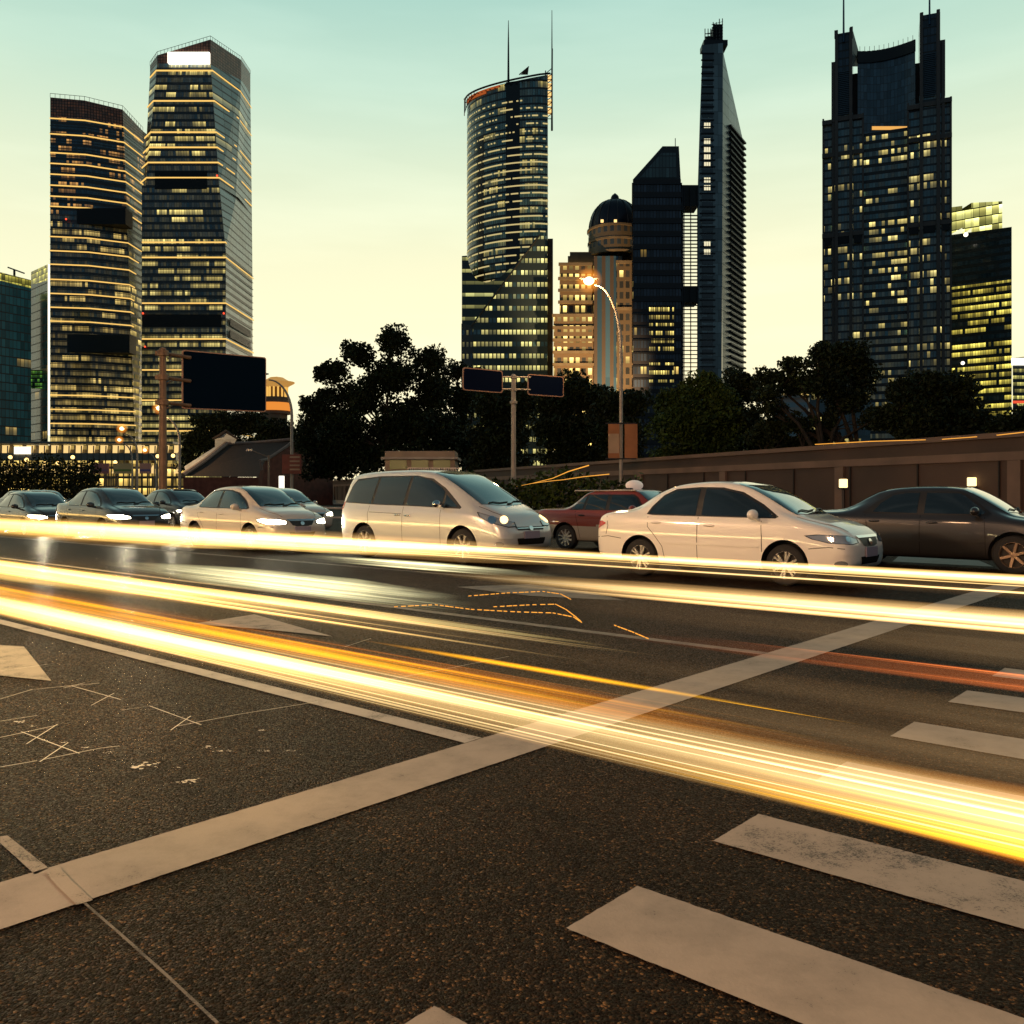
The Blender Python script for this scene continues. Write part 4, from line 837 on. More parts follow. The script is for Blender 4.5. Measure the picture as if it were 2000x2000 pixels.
# ------------------------------------------------------------------ trees
def foliage(name, dark, lightc, warm=0):
    m = bpy.data.materials.new(name); m.use_nodes = True; t = m.node_tree; b = t.nodes['Principled BSDF']
    geo = N(t, 'ShaderNodeNewGeometry'); tcn = N(t, 'ShaderNodeTexCoord')
    r = ramp(t, [(0, dark), (.6, lightc), (1, tuple(c * 1.5 for c in lightc))]); L(t, geo.outputs['Random Per Island'], r.inputs[0])
    n = N(t, 'ShaderNodeTexNoise'); n.inputs['Scale'].default_value = .35; L(t, tcn.outputs['Object'], n.inputs[0])
    r2 = ramp(t, [(.35, (.55, .6, .5)), (.65, (1.3, 1.25, 1))]); L(t, n.outputs[0], r2.inputs[0])
    mu = N(t, 'ShaderNodeMix', data_type='RGBA', blend_type='MULTIPLY'); mu.inputs[0].default_value = 1; L(t, r.outputs[0], mu.inputs[6]); L(t, r2.outputs[0], mu.inputs[7])
    L(t, mu.outputs[2], b.inputs['Base Color']); b.inputs['Roughness'].default_value = .65; b.inputs['Specular IOR Level'].default_value = .25
    return m
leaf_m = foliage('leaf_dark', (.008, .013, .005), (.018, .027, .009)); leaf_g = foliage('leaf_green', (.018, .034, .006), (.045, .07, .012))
bark = mat('bark', (.04, .03, .022), .9, noise=.3, nscale=4, bump=.4, bscale=12)
def leaf_mesh(name, P, size, rng, m, par):
    """P: (n,3) leaf centres; each leaf a small bent quad"""
    n = len(P); d = rng.normal(size=(n, 3)); d /= np.linalg.norm(d, axis=1)[:, None]; e = rng.normal(size=(n, 3)); e -= (e * d).sum(1)[:, None] * d; e /= np.linalg.norm(e, axis=1)[:, None]
    sz = size * rng.uniform(.6, 1.3, n)[:, None]; a = d * sz; b = e * sz * .55
    v = np.stack([P - a, P + b, P + a, P - b], 1).reshape(-1, 3)
    me = bpy.data.meshes.new(name); me.vertices.add(n * 4); me.vertices.foreach_set('co', v.ravel().astype(np.float32))
    me.loops.add(n * 4); me.loops.foreach_set('vertex_index', np.arange(n * 4, dtype=np.int32)); me.polygons.add(n)
    me.polygons.foreach_set('loop_start', np.arange(0, n * 4, 4, dtype=np.int32)); me.polygons.foreach_set('loop_total', np.full(n, 4, dtype=np.int32))
    me.materials.append(m); me.update(calc_edges=True)
    o = bpy.data.objects.new(name, me); C.objects.link(o); o.parent = par; return o
def tree(Y, cpx, base_py, blobs, label, seed, dens=1.0, m=None, leafs=.17, stems=3, depth=1.0, name='broadleaf_tree'):
    """blobs: (px, py, rx_px, ry_px) crown masses in the plane at depth Y; they get their own depth and offset"""
    rng = np.random.default_rng(seed); rnd = random.Random(seed); m = m or leaf_m; k = Y / F
    e = empty(name, (PX(cpx, Y), Y, 0), 0, label, 'tree', 'trees of the roadside park'); pts = []; tips = []
    for (x, y, rx_, ry_) in blobs:
        cx, cz = PX(x, Y) - e.location.x, PZ(y, Y); a, c = rx_ * k, ry_ * k; dy = min(a, c) * depth * 1.1
        area = (rx_ * ry_) / 1600.0; nc = max(3, int(7 * area ** .8 * 1.6)); oy = rnd.uniform(-.5, .5) * dy
        tips.append((cx, oy, cz - c * .3))
        for q in range(nc):
            u = rng.normal(size=3); u /= np.linalg.norm(u); rr = rng.uniform(.35, .92); cc = np.array([cx + u[0] * a * rr, oy + u[1] * dy * rr, cz + u[2] * c * rr])
            cr = min(a, c) * rng.uniform(.28, .48) + .25; nl = int(dens * 46 * (cr / leafs * .25) ** 2) + 30
            w_ = rng.normal(size=(nl, 3)); w_ /= np.linalg.norm(w_, axis=1)[:, None]; w_ *= (rng.uniform(.35, 1.12, nl) ** .6)[:, None] * cr * np.array([1.15, 1.15, .8])
            pts.append(cc + w_)
        nl = int(dens * 330 * area * 4); w_ = rng.normal(size=(nl, 3)); w_ /= np.linalg.norm(w_, axis=1)[:, None]; w_ *= (rng.uniform(.1, .8, nl))[:, None] * np.array([a, dy, c]); pts.append(np.array([cx, oy, cz]) + w_)
    P_ = np.concatenate(pts); P_ = P_[P_[:, 2] > .2]; leaf_mesh('crown', P_, leafs, rng, m, e)
    g = MB(); top = max(t[2] for t in tips)
    for s_ in range(stems):
        ox = rnd.uniform(-.6, .6) * (stems > 1); r0 = (.16 + .02 * top) / (stems ** .4); base = Vector((ox, rnd.uniform(-.3, .3), -.05)); fork = Vector((ox * 2.2, rnd.uniform(-.5, .5), top * .30 + rnd.uniform(-.3, .6)))
        g.tube([base, base.lerp(fork, .5) + Vector((rnd.uniform(-.15, .15), 0, 0)), fork], [r0 * 1.25, r0, r0 * .8], 8)
        for i, tp in enumerate(tips):
            if i % stems != s_: continue
            tp = Vector(tp); mid = fork.lerp(tp, .5) + Vector((rnd.uniform(-.5, .5), rnd.uniform(-.4, .4), rnd.uniform(-.2, .6)))
            g.tube([fork, mid, tp], [r0 * .62, r0 * .4, r0 * .12], 6)
            for q in range(3):
                d = Vector((rnd.uniform(-1, 1), rnd.uniform(-1, 1), rnd.uniform(-.1, 1))).normalized() * rnd.uniform(.8, 1.8); g.tube([mid.lerp(tp, rnd.random()), mid.lerp(tp, .8) + d], [r0 * .22, .015], 5)
    g.build('trunk', bark, e); return e
tree(92, 780, 930, [(770, 668, 46, 30), (700, 690, 42, 32), (838, 700, 42, 32), (655, 722, 40, 26), (630, 728, 22, 18), (760, 735, 60, 45), (845, 760, 45, 50), (700, 775, 55, 42), (640, 775, 34, 22), (620, 800, 42, 24), (600, 790, 22, 18), (665, 835, 70, 50), (780, 830, 75, 62), (860, 845, 50, 60), (600, 860, 28, 40), (700, 890, 90, 40), (820, 900, 80, 40), (640, 900, 70, 42), (610, 840, 44, 40)], 'largest spreading dark tree with a domed crown showing sky gaps, left of the twin signs', 1, 1.25, leafs=.21, stems=5)
tree(96, 905, 930, [(890, 722, 30, 24), (930, 745, 28, 28), (905, 780, 36, 40), (895, 840, 34, 50), (925, 880, 50, 50)], 'slim dark tree rising between the largest tree and the left blank sign', 2, 1.1, leafs=.21, stems=2)
tree(80, 985, 930, [(960, 790, 45, 40), (1010, 790, 45, 45), (980, 850, 70, 50), (975, 905, 80, 36)], 'dense dark tree directly behind the pole of the twin signs', 3, 1.5, leafs=.2)
tree(76, 1110, 930, [(1075, 782, 42, 40), (1125, 772, 42, 42), (1165, 785, 36, 38), (1100, 840, 75, 50), (1120, 900, 80, 40)], 'dense dark tree under the right blank sign and the domed building', 4, 1.5, leafs=.19)
tree(70, 1215, 930, [(1195, 790, 38, 36), (1235, 785, 34, 34), (1210, 845, 58, 50), (1215, 900, 60, 36)], 'dark tree behind the tall curved lamp pole and its banners', 5, 1.5, leafs=.19)
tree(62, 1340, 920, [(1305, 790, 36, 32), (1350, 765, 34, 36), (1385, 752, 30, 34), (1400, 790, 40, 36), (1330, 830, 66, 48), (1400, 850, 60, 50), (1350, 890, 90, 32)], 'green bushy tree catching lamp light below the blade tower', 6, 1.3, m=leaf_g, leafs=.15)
tree(64, 1455, 920, [(1440, 745, 32, 30), (1465, 760, 28, 34), (1425, 790, 34, 36), (1450, 830, 50, 40), (1470, 860, 50, 36)], 'rounded dark tree just right of the blade tower', 7, 1.2, leafs=.16, stems=2)
tree(56, 1640, 890, [(1545, 712, 26, 20), (1510, 735, 34, 24), (1500, 770, 24, 24), (1550, 750, 34, 28), (1600, 690, 34, 26), (1655, 695, 48, 34), (1690, 730, 40, 44), (1610, 740, 50, 44), (1660, 780, 46, 36), (1500, 800, 22, 18), (1555, 830, 34, 22), (1530, 800, 16, 12), (1700, 815, 26, 26), (1625, 820, 20, 26)], 'tall open tree with bent bare limbs in front of the twin-pylon tower', 8, 1.15, leafs=.14, stems=2)
tree(58, 1545, 900, [(1520, 830, 34, 24), (1495, 850, 40, 26), (1590, 855, 50, 24), (1540, 870, 70, 22)], 'low dark shrubby tree below the tall open tree limbs', 9, 1.3, leafs=.15, stems=2)
tree(52, 1815, 880, [(1765, 765, 40, 34), (1820, 755, 46, 36), (1875, 760, 42, 34), (1790, 810, 60, 40), (1860, 805, 60, 38), (1730, 815, 36, 30), (1910, 820, 30, 26), (1820, 850, 100, 28)], 'broad rounded black tree in front of the yellow lit office block', 10, 1.6, leafs=.14)
tree(50, 1975, 880, [(1950, 835, 40, 22), (2000, 825, 40, 26), (2040, 820, 50, 34), (1985, 855, 60, 20)], 'low dark tree at the right photo edge behind the wall', 11, 1.4, leafs=.14, stems=2)
tree(130, 440, 900, [(400, 825, 34, 24), (440, 822, 46, 26), (490, 822, 44, 24), (535, 838, 40, 26), (380, 860, 30, 26), (430, 865, 60, 34), (520, 870, 60, 32), (365, 890, 24, 30), (470, 830, 60, 24), (565, 850, 30, 24), (580, 880, 34, 30)], 'wide dark tree behind the old tiled roofs under the big blank sign', 12, 1.3, leafs=.26, stems=3)

# ------------------------------------------------------------------ hedge and shrubs at far left
def hedge(Y, px0, px1, py0, py1, label, seed, m=None):
    rng = np.random.default_rng(seed); x0, x1 = PX(px0, Y), PX(px1, Y); z0, z1 = .05, PZ(py0, Y)
    e = empty('hedge', ((x0 + x1) / 2, Y, 0), 0, label, 'hedge'); n = int((x1 - x0) * (z1 - z0) * 260)
    P_ = np.stack([rng.uniform(x0, x1, n) - (x0 + x1) / 2, rng.uniform(-.8, .8, n), z0 + (z1 - z0) * rng.uniform(0, 1, n) ** .8 * (1 + .18 * np.sin(np.linspace(0, 40, n)))], 1)
    P_[:, 2] += .25 * np.sin(P_[:, 0] * 1.3) * (P_[:, 2] / max(z1, .1)); leaf_mesh('foliage', P_, .14, rng, m or leaf_m, e)
    g = MB()
    for k in range(8): x = (x0 - x1) / 2 + (x1 - x0) * (k + .5) / 8; g.tube([(x, 0, 0), (x + .1, 0, z1 * .8)], [.05, .02], 5)
    g.build('stems', bark, e)
hedge(70, -60, 190, 908, 966, 'dark hedge along the far left behind the queueing cars', 21)
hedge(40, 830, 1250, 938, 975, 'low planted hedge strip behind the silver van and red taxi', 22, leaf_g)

# ------------------------------------------------------------------ old tiled houses
tile = mat('roof_tile', (.035, .026, .024), .8, noise=.3, nscale=3, bump=.5, bscale=4); plaster = mat('white_plaster', (.52, .55, .56), .85, noise=.15, nscale=1); brick_d = mat('brick_red_brown', (.16, .06, .045), .85, noise=.3, nscale=2)
Yh = 110
def tp(x, y, Y): return (PX(x, Y), Y, PZ(y, Y))
t = empty('tiled_house', (0, 0, 0), 0, 'old house with wide dark tiled roof and white stepped gable end', 'house')
g = MB(); g.face([tp(358, 930, 106), tp(565, 932, 112), tp(565, 862, 122), tp(442, 868, 116)]); g.face([tp(358, 930, 106), tp(442, 868, 116), tp(442, 930, 126)]); g.build('tiled_roof', tile, t)
g = MB(); g.face([tp(358, 932, 105.8), tp(565, 933, 111.8), (PX(565, 111.8), 111.8, 0), (PX(358, 105.8), 105.8, 0)]); g.build('front_wall', brick_d, t)
g = MB(); g.tube([tp(357, 928, 105.6), tp(400, 899, 110), tp(442, 866, 115.5)], .28, 6); g.tube([tp(442, 866, 115.5), tp(500, 864, 119), tp(566, 858, 122)], .22, 6); g.build('roof_ridge', mat('ridge_tile', (.20, .16, .15), .8, noise=.2, nscale=3), t)
g = MB(); g.face([tp(362, 920, 107.5), tp(420, 882, 113), tp(421, 872, 114), tp(360, 911, 108)]); g.face([tp(420, 882, 115), tp(420, 858, 115), tp(441, 846, 115.5), tp(462, 858, 116), tp(458, 866, 116), tp(442, 866, 115.7)]); g.build('gable_wall', plaster, t)
g = MB(); g.tube([tp(415, 857, 115), tp(430, 850, 115), tp(441, 842, 115.5), tp(452, 850, 116), tp(465, 857, 116)], [.12, .22, .22, .22, .1], 6); g.build('gable_coping', tile, t)
t = empty('tiled_house', (0, 0, 0), 0, 'darker old house with steep rising eave edge beside the curved lamp pole', 'house')
g = MB(); g.face([tp(505, 928, 95), tp(520, 895, 97), tp(592, 846, 103), tp(650, 850, 106), (PX(650, 106), 106, 0), (PX(505, 95), 95, 0)]); g.build('gable_wall', brick_d, t)
g = MB(); g.tube([tp(508, 900, 94.7), tp(522, 897, 96.8), tp(560, 872, 99.8), tp(585, 850, 101.8), tp(596, 843, 103)], .16, 6); g.tube([tp(508, 902, 94.6), tp(512, 918, 94.8)], .12, 6); g.build('eave_edge', bpy.data.materials['ridge_tile'], t)

# ------------------------------------------------------------------ blank direction signs
blank = mat('sign_navy', (.0022, .0065, .024), .8, spec=.04); blank2 = mat('sign_black_navy', (.002, .0085, .020), .85, spec=.02); edge_m = mat('sign_edge', (.45, .24, .16), .5, .1)
rust = mat('brown_pole', (.22, .13, .08), .55, .3, noise=.25, nscale=2)
def panel(par, A, B, zA0, zA1, zB0, zB1, m, th=.07):
    """panel between ground points A and B (near, far) with heights at both ends"""
    A, B = Vector((*A, 0)), Vector((*B, 0)); d = (B - A).normalized(); n = Vector((d.y, -d.x, 0)); r = .12
    def P(u, v, o=0): b = A.lerp(B, u); return b + n * o + Vector((0, 0, (zA0 + (zB0 - zA0) * u) * (1 - v) + (zA1 + (zB1 - zA1) * u) * v))
    Lg = (B - A).length; H = zA1 - zA0
    def rr(inset, o):
        out = []; ru, rv = r / Lg, r / H; iu, iv = inset / Lg, inset / H
        for (cu, cv, a0) in ((1 - iu - ru, iv + rv, -90), (1 - iu - ru, 1 - iv - rv, 0), (iu + ru, 1 - iv - rv, 90), (iu + ru, iv + rv, 180)):
            for k in range(5): a = R(a0 + k * 22.5); out.append(P(cu + ru * math.cos(a), cv + rv * math.sin(a), o))
        return out
    g = MB(); o1, o0 = rr(0, 0), rr(0, -th); g.face(o1); g.face(o0[::-1])
    for i in range(len(o1)): j = (i + 1) % len(o1); g.face([o0[i], o0[j], o1[j], o1[i]])
    back = g.build('sign_back', edge_m, par); g = MB(); g.face(rr(.05, .006)); g.build('sign_face', m, par); return P
t = empty('direction_sign', (0, 0, 0), 0, 'large blank navy road sign held by three arms on a thick brown pole', 'road sign')
YA, YB = 42, 45.5; A, B = (PX(356, YA), YA), (PX(520, YB), YB)
panel(t, A, B, PZ(798, YA), PZ(683, YA), PZ(805, YB), PZ(698, YB), blank2)
pc = (PX(318, 41.2), 41.2)
g = MB(); g.lathe([(.20, 0), (.17, PZ(845, 41.2)), (.145, PZ(680, 41.2)), (.01, PZ(678, 41.2))], (*pc, 0), 16); g.lathe([(.30, 0), (.30, .04), (.2, .05)], (*pc, 0), 16); g.build('pole', rust, t)
for yy in (690, 737, 786):
    z = PZ(yy, 41.2); g = MB(); g.tube([(pc[0], pc[1], z), (A[0] + .3, A[1] + .25, z - .04)], .085, 8); g.lathe([(.2, z - .14), (.25, z - .12), (.25, z + .12), (.2, z + .14)], (*pc, 0), 16); g.box((pc[0] - .25, pc[1], z), (.16, .14, .2)); g.tube([(pc[0] + .2, pc[1] + .05, z - .25), (A[0] - .35, A[1] - .02, z)], .04, 6); g.build('bracket_arm', rust, t)
t = empty('direction_sign', (0, 0, 0), 0, 'two small blank navy panels mounted either side of one thin pole', 'road sign')
c = (PX(1003, 44.5), 44.5)
panel(t, P2(904, 43), P2(982, 44.1), PZ(762, 43), PZ(717, 43), PZ(768, 44.1), PZ(724, 44.1), blank, .05)
panel(t, P2(1031, 45), P2(1101, 46.4), PZ(771, 45), PZ(730, 45), PZ(776, 46.4), PZ(735.5, 46.4), blank, .05)
g = MB(); g.lathe([(.13, 0), (.11, PZ(732, 44.5)), (.01, PZ(730, 44.5))], (*c, 0), 12); g.lathe([(.12, PZ(790, 44.5)), (.18, PZ(788, 44.5)), (.18, PZ(784, 44.5)), (.11, PZ(782, 44.5))], (*c, 0), 12); g.build('pole', pole_m, t)
for yy in (737, 761):
    g = MB(); g.tube([P2(978, 44.1) + (PZ(yy - 1, 44.1),), P2(1036, 45) + (PZ(yy, 45),)], .045, 6); g.lathe([(.11, PZ(yy, 44.5) - .08), (.16, PZ(yy, 44.5) - .06), (.16, PZ(yy, 44.5) + .06), (.11, PZ(yy, 44.5) + .08)], (*c, 0), 12); g.build('cross_arm', pole_m, t)

# ------------------------------------------------------------------ street lamps
lamp_core = emis('lamp_core', (1, .80, .40), 4)
halo_m = bpy.data.materials.new('lamp_halo'); halo_m.use_nodes = True; t_ = halo_m.node_tree; t_.nodes.clear(); lw_ = N(t_, 'ShaderNodeLayerWeight'); lw_.inputs[0].default_value = .5  # orange halo about the bulb, its glow put into an additive sphere
e_ = N(t_, 'ShaderNodeEmission'); e_.inputs[0].default_value = (1, .30, .02, 1); L(t_, Mth(t_, 'MULTIPLY', Mth(t_, 'POWER', Mth(t_, 'SUBTRACT', 1, lw_.outputs['Facing'], True), 3.2), .55), e_.inputs[1]); tr_ = N(t_, 'ShaderNodeBsdfTransparent'); ad_ = N(t_, 'ShaderNodeAddShader'); L(t_, e_.outputs[0], ad_.inputs[0]); L(t_, tr_.outputs[0], ad_.inputs[1]); L(t_, ad_.outputs[0], N(t_, 'ShaderNodeOutputMaterial').inputs[0]); halo_m.cycles.emission_sampling = 'NONE'
lamp_glow = emis('lamp_glow', (1, .46, .06), 4, False)
def lamp(px, Y, top_py, head_px, head_py, label, lit=True, r=.085, power=0, headr=.17):
    t = empty('street_lamp', (PX(px, Y), Y, 0), 0, label, 'street lamp', 'curved street lamps'); X = t.location.x; H = PZ(top_py, Y); hx = PX(head_px, Y) - X; hz = PZ(head_py, Y)
    pts = [(0, 0, 0), (0, 0, H * .72)]; 
    for k in range(1, 11):
        a = k / 10 * math.pi / 2; pts.append((hx * .82 * (1 - math.cos(a)) ** 1.0, 0, H * .72 + (H * .28) * math.sin(a)))
    pts.append((hx * .92, 0, (H + hz) / 2 + .1)) if hz < H else None
    g = MB(); g.tube(pts, [r * 1.15, r] + [r * (1 - .05 * k) for k in range(1, 11)] + ([r * .5] if hz < H else []), 10); g.lathe([(r * 1.9, 0), (r * 1.9, .5), (r * 1.2, .6)], n=12); g.build('pole', pole_m, t)
    g = MB(); g.sphere((hx, 0, hz + .12), .3, 12, 8, (1.7, .6, .35)); g.build('lamp_head', steel, t, smooth=True)
    if lit:
        g = MB(); g.sphere((hx, 0, hz), headr * .72, 14, 10, (1.1, 1, .9)); g.build('lamp_bulb', lamp_core, t, smooth=True); g = MB(); g.sphere((hx, 0, hz), headr * 2.1, 20, 14, (1.0, 1, .95)); g.build('lamp_halo', halo_m, t, smooth=True)
        if power:
            l = bpy.data.lights.new('lamp_light', 'POINT'); l.energy = power; l.color = (1, .60, .26); l.shadow_soft_size = .3; o = bpy.data.objects.new('lamp_light', l); C.objects.link(o); o.parent = t; o.location = (hx, 0, hz - .5)
    return t
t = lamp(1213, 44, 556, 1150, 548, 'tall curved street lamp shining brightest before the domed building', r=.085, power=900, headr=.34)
lamp(570, 82, 742, 515, 733, 'tall curved street lamp, unlit, whose arm reaches behind the big blank sign', lit=False, r=.13)
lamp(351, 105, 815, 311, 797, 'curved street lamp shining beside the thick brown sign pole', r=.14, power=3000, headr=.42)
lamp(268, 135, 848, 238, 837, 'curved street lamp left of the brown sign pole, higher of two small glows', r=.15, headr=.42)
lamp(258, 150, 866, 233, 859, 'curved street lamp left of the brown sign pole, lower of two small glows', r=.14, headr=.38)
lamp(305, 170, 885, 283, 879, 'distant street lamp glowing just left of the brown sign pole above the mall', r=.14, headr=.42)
for k, (px, py) in enumerate(((52, 898), (87, 904), (113, 905), (142, 893), (338, 890), (308, 891), (225, 903), (20, 893))):
    lab = ['small globe lamp glowing below the mall screen', 'small globe lamp glowing low before the mall, between two others', 'small globe lamp right of a close pair before the mall', 'small globe lamp set higher before the middle of the mall', 'small globe lamp right of the brown sign pole', 'small globe lamp close left of the brown sign pole', 'small globe lamp near the right end of the hedge', 'small globe lamp at the far left end of the mall'][k]
    t = empty('globe_lamp', (PX(px, 120), 120, 0), 0, lab, 'street lamp', 'small globe lamps before the mall'); z = PZ(py, 120)
    g = MB(); g.tube([(0, 0, 0), (0, 0, z)], .07, 6); g.build('post', dark_metal, t); g = MB(); g.sphere((0, 0, z), .26, 10, 8); g.build('globe', emis('globe_glow', (1, .62, .2), 3.2) if k == 0 else bpy.data.materials['globe_glow'], t, smooth=True)
# unseen street lamps added to supply warm light on road and cars
def added_lamp(loc, arm, power, label):
    t = empty('street_lamp', loc, 0, label, 'street lamp', 'curved street lamps'); ax, ay = arm
    pts = [(0, 0, 0), (0, 0, 6.2)] + [(ax * (1 - math.cos(k * .157)), ay * (1 - math.cos(k * .157)), 6.2 + 2.6 * math.sin(k * .157)) for k in range(1, 11)]
    g = MB(); g.tube(pts, [.11, .1] + [.09 - .004 * k for k in range(10)], 10); g.build('pole', pole_m, t)
    g = MB(); g.sphere((ax, ay, 8.85), .3, 12, 8, (1.6, 1.0, .4)); g.build('lamp_head', steel, t, smooth=True); g = MB(); g.sphere((ax, ay, 8.72), .16, 12, 8); g.build('lamp_bulb', lamp_glow, t)
    l = bpy.data.lights.new('lamp_light', 'POINT'); l.energy = power; l.color = (1, .55, .28); l.shadow_soft_size = .5; o = bpy.data.objects.new('lamp_light', l); C.objects.link(o); o.parent = t; o.location = (ax, ay, 8.4)
added_lamp(AB(-1, -15), (V.x * 3, V.y * 3), 11500, 'curved street lamp added out of view behind the crosswalk')
added_lamp(AB(-20, -12), (V.x * 3, V.y * 3), 11500, 'curved street lamp added out of view further up the road')

added_lamp(AB(-9.2, -2.2), (V.x * 1.2, V.y * 1.2), 620, 'curved street lamp added out of view on the left, lighting the road markings')
# banners, kiosk, boxes, median
orange_m = mat('banner_orange', (.45, .17, .06), .6, noise=.2, nscale=1); cream_m = mat('banner_cream', (.55, .36, .22), .6, noise=.2, nscale=1); red_b = mat('banner_red', (.30, .07, .045), .6, noise=.25, nscale=2)
t = empty('pole_banner', (PX(1213, 43.8), 43.8, 0), 0, 'pair of orange and cream banners clamped to the tall curved lamp pole', 'banner')
for x0, x1, m_ in ((1188, 1210, orange_m), (1220, 1245, orange_m)):
    g = MB(); g.box(((PX((x0 + x1) / 2, 43.8) - t.location.x), 0, (PZ(828, 43.8) + PZ(895, 43.8)) / 2), (PX(x1, 43.8) - PX(x0, 43.8), .04, PZ(828, 43.8) - PZ(895, 43.8))); g.build('banner_panel', m_, t)
g = MB(); g.box(((PX(1199, 43.7) - t.location.x), -.03, PZ(866, 43.7)), (PX(1209, 43.7) - PX(1188.5, 43.7), .015, .95)); g.build('cream_patch', cream_m, t)
g = MB(); g.box((0, 0, PZ(827, 43.8)), (1.5, .06, .06)); g.box((0, 0, PZ(896, 43.8)), (1.5, .06, .06)); g.build('banner_rail', dark_metal, t)
t = empty('lamp_pole_sign', (PX(570, 81.5), 81.5, 0), 0, 'red striped sign box on the lamp pole beside the old houses', 'sign')
g = MB(); g.box((0, 0, (PZ(888, 81.5) + PZ(925, 81.5)) / 2), (1.7, .3, 1.75)); g.build('sign_box', red_b, t); g = MB()
for k in range(4): g.box((.3, -.17, PZ(893 + k * 8, 81.5)), (.9, .03, .14))
g.build('sign_stripe', cream_m, t)
for k, (x, y0, y1, wv, m_, lab) in enumerate(((195, 905, 925, 36, 'billboard_purple', 'purple striped low billboard beyond the hedge'), (240, 905, 925, 36, 'billboard_green', 'cream and green low billboard beyond the hedge'), (284, 905, 925, 22, 'billboard_pink', 'pink and blue low billboard close to the brown sign pole'))):
    t = empty('billboard', (PX(x, 100), 100, 0), 0, lab, 'billboard'); cols = [((.30, .14, .16), (.18, .12, .22)), ((.45, .40, .22), (.10, .22, .06)), ((.5, .28, .25), (.10, .10, .30))][k]
    zc = PZ((y0 + y1) / 2, 100); g = MB(); g.box((0, 0, zc), (wv * 100 / F, .12, 1.15)); g.build('board', mat(m_, cols[0], .6), t); g = MB(); g.box((0, -.075, zc - .2), (wv * 100 / F * .96, .02, .22)); g.build('stripe', mat(m_ + '_stripe', cols[1], .6), t)
    g = MB()
    for s_ in (-1, 1): g.tube([(s_ * wv * .02, 0, 0), (s_ * wv * .02, 0, zc - .55)], .05, 6)
    g.build('legs', dark_metal, t)
t = empty('kiosk', (PX(825, 38), 38, 0), 0, 'small pale roadside kiosk with green window showing above the silver van roof', 'kiosk')
g = MB(); g.box((0, 0, 1.55), (2.9, 2.0, 3.1)); g.build('wall', mat('kiosk_grey', (.22, .17, .13), .7, noise=.2, nscale=1), t, bevel=.02); g = MB(); g.box((0, -.05, PZ(897, 38)), (3.15, 2.4, .1)); g.build('roof', concrete, t)
g = MB()
for k in (-1, 0, 1): g.box((k * .9, -1.01, 2.55), (.7, .03, .4))
g.build('window', mat('kiosk_green', (.10, .16, .03), .3), t)
t = empty('louvre_awning', (PX(845, 36), 36, 0), 0, 'slatted metal awning seen over the silver van roof', 'awning')
g = MB()
for k in range(22): g.box((-.95 + k * .09, 0, PZ(920, 36)), (.025, .7, .22))
g.box((0, .36, PZ(914, 36)), (2.1, .03, .05)); g.box((0, -.36, PZ(926, 36)), (2.1, .03, .05)); g.build('slats', steel, t); g = MB()
for s_ in (-1, 1): g.tube([(s_ * .9, 0, 0), (s_ * .9, 0, PZ(924, 36))], .04, 6)
g.build('posts', dark_metal, t)
for k, (px, py, lab) in enumerate(((1647, 944, 'square glowing lantern box above the white car bonnet'), (1898, 941, 'square glowing lantern box above the black car roof'), (550, 943, 'tall white glowing box beside the old houses'))):
    Yq = 27 if k < 2 else 55; t = empty('light_box', (PX(px, Yq), Yq, 0), 0, lab, 'light box'); z = PZ(py, Yq); hh = (.26 if k < 2 else .85)
    g = MB(); g.box((0, 0, z), (.2 if k < 2 else .3, .2, hh)); g.build('lit_panel', emis('box_warm', (1, .72, .32), 2.4) if k == 0 else (bpy.data.materials['box_warm'] if k == 1 else emis('box_white', (1, .92, .75), 2.0)), t, bevel=.02); g = MB(); g.box((0, 0, z - hh / 2 - .03), (.24, .24, .05)); g.tube([(0, 0, 0), (0, 0, z - hh / 2)], .045, 6); g.build('post', dark_metal, t)
t = empty('traffic_camera', (PX(525, 60), 60, 0), 0, 'thin grey camera pole with slanted arm in front of the tiled roof', 'camera pole')
g = MB(); g.tube([(0, 0, 0), (0, 0, PZ(889, 60))], .07, 8); g.tube([(0, 0, PZ(893, 60)), (PX(487, 60) - PX(525, 60), 0, PZ(878, 60))], .035, 6); g.build('pole', mat('grey_pole', (.16, .13, .11), .5, .3), t); g = MB(); g.box((PX(487, 60) - PX(525, 60), 0, PZ(879, 60)), (.4, .16, .16)); g.build('camera_housing', steel, t)
# median guard rail behind the second queue lane
t = empty('median_rail', AB(0, 21.4), 0, 'pale low guard rail on posts running behind the queueing traffic', 'guard rail')
g = MB(); p, q = AB(-75, 0), AB(14, 0)
g.tube([p + Vector((0, 0, .78)), q + Vector((0, 0, .78))], .045, 8); g.build('top_rail', concrete, t); g = MB(); g.tube([p + Vector((0, 0, .42)), q + Vector((0, 0, .42))], .04, 8); g.build('lower_rail', concrete, t); g = MB()
for k in range(37): c = AB(-75 + k * 2.45, 0); g.box((c.x, c.y, .42), (.09, .09, .84), .72)
g.build('posts', concrete, t)

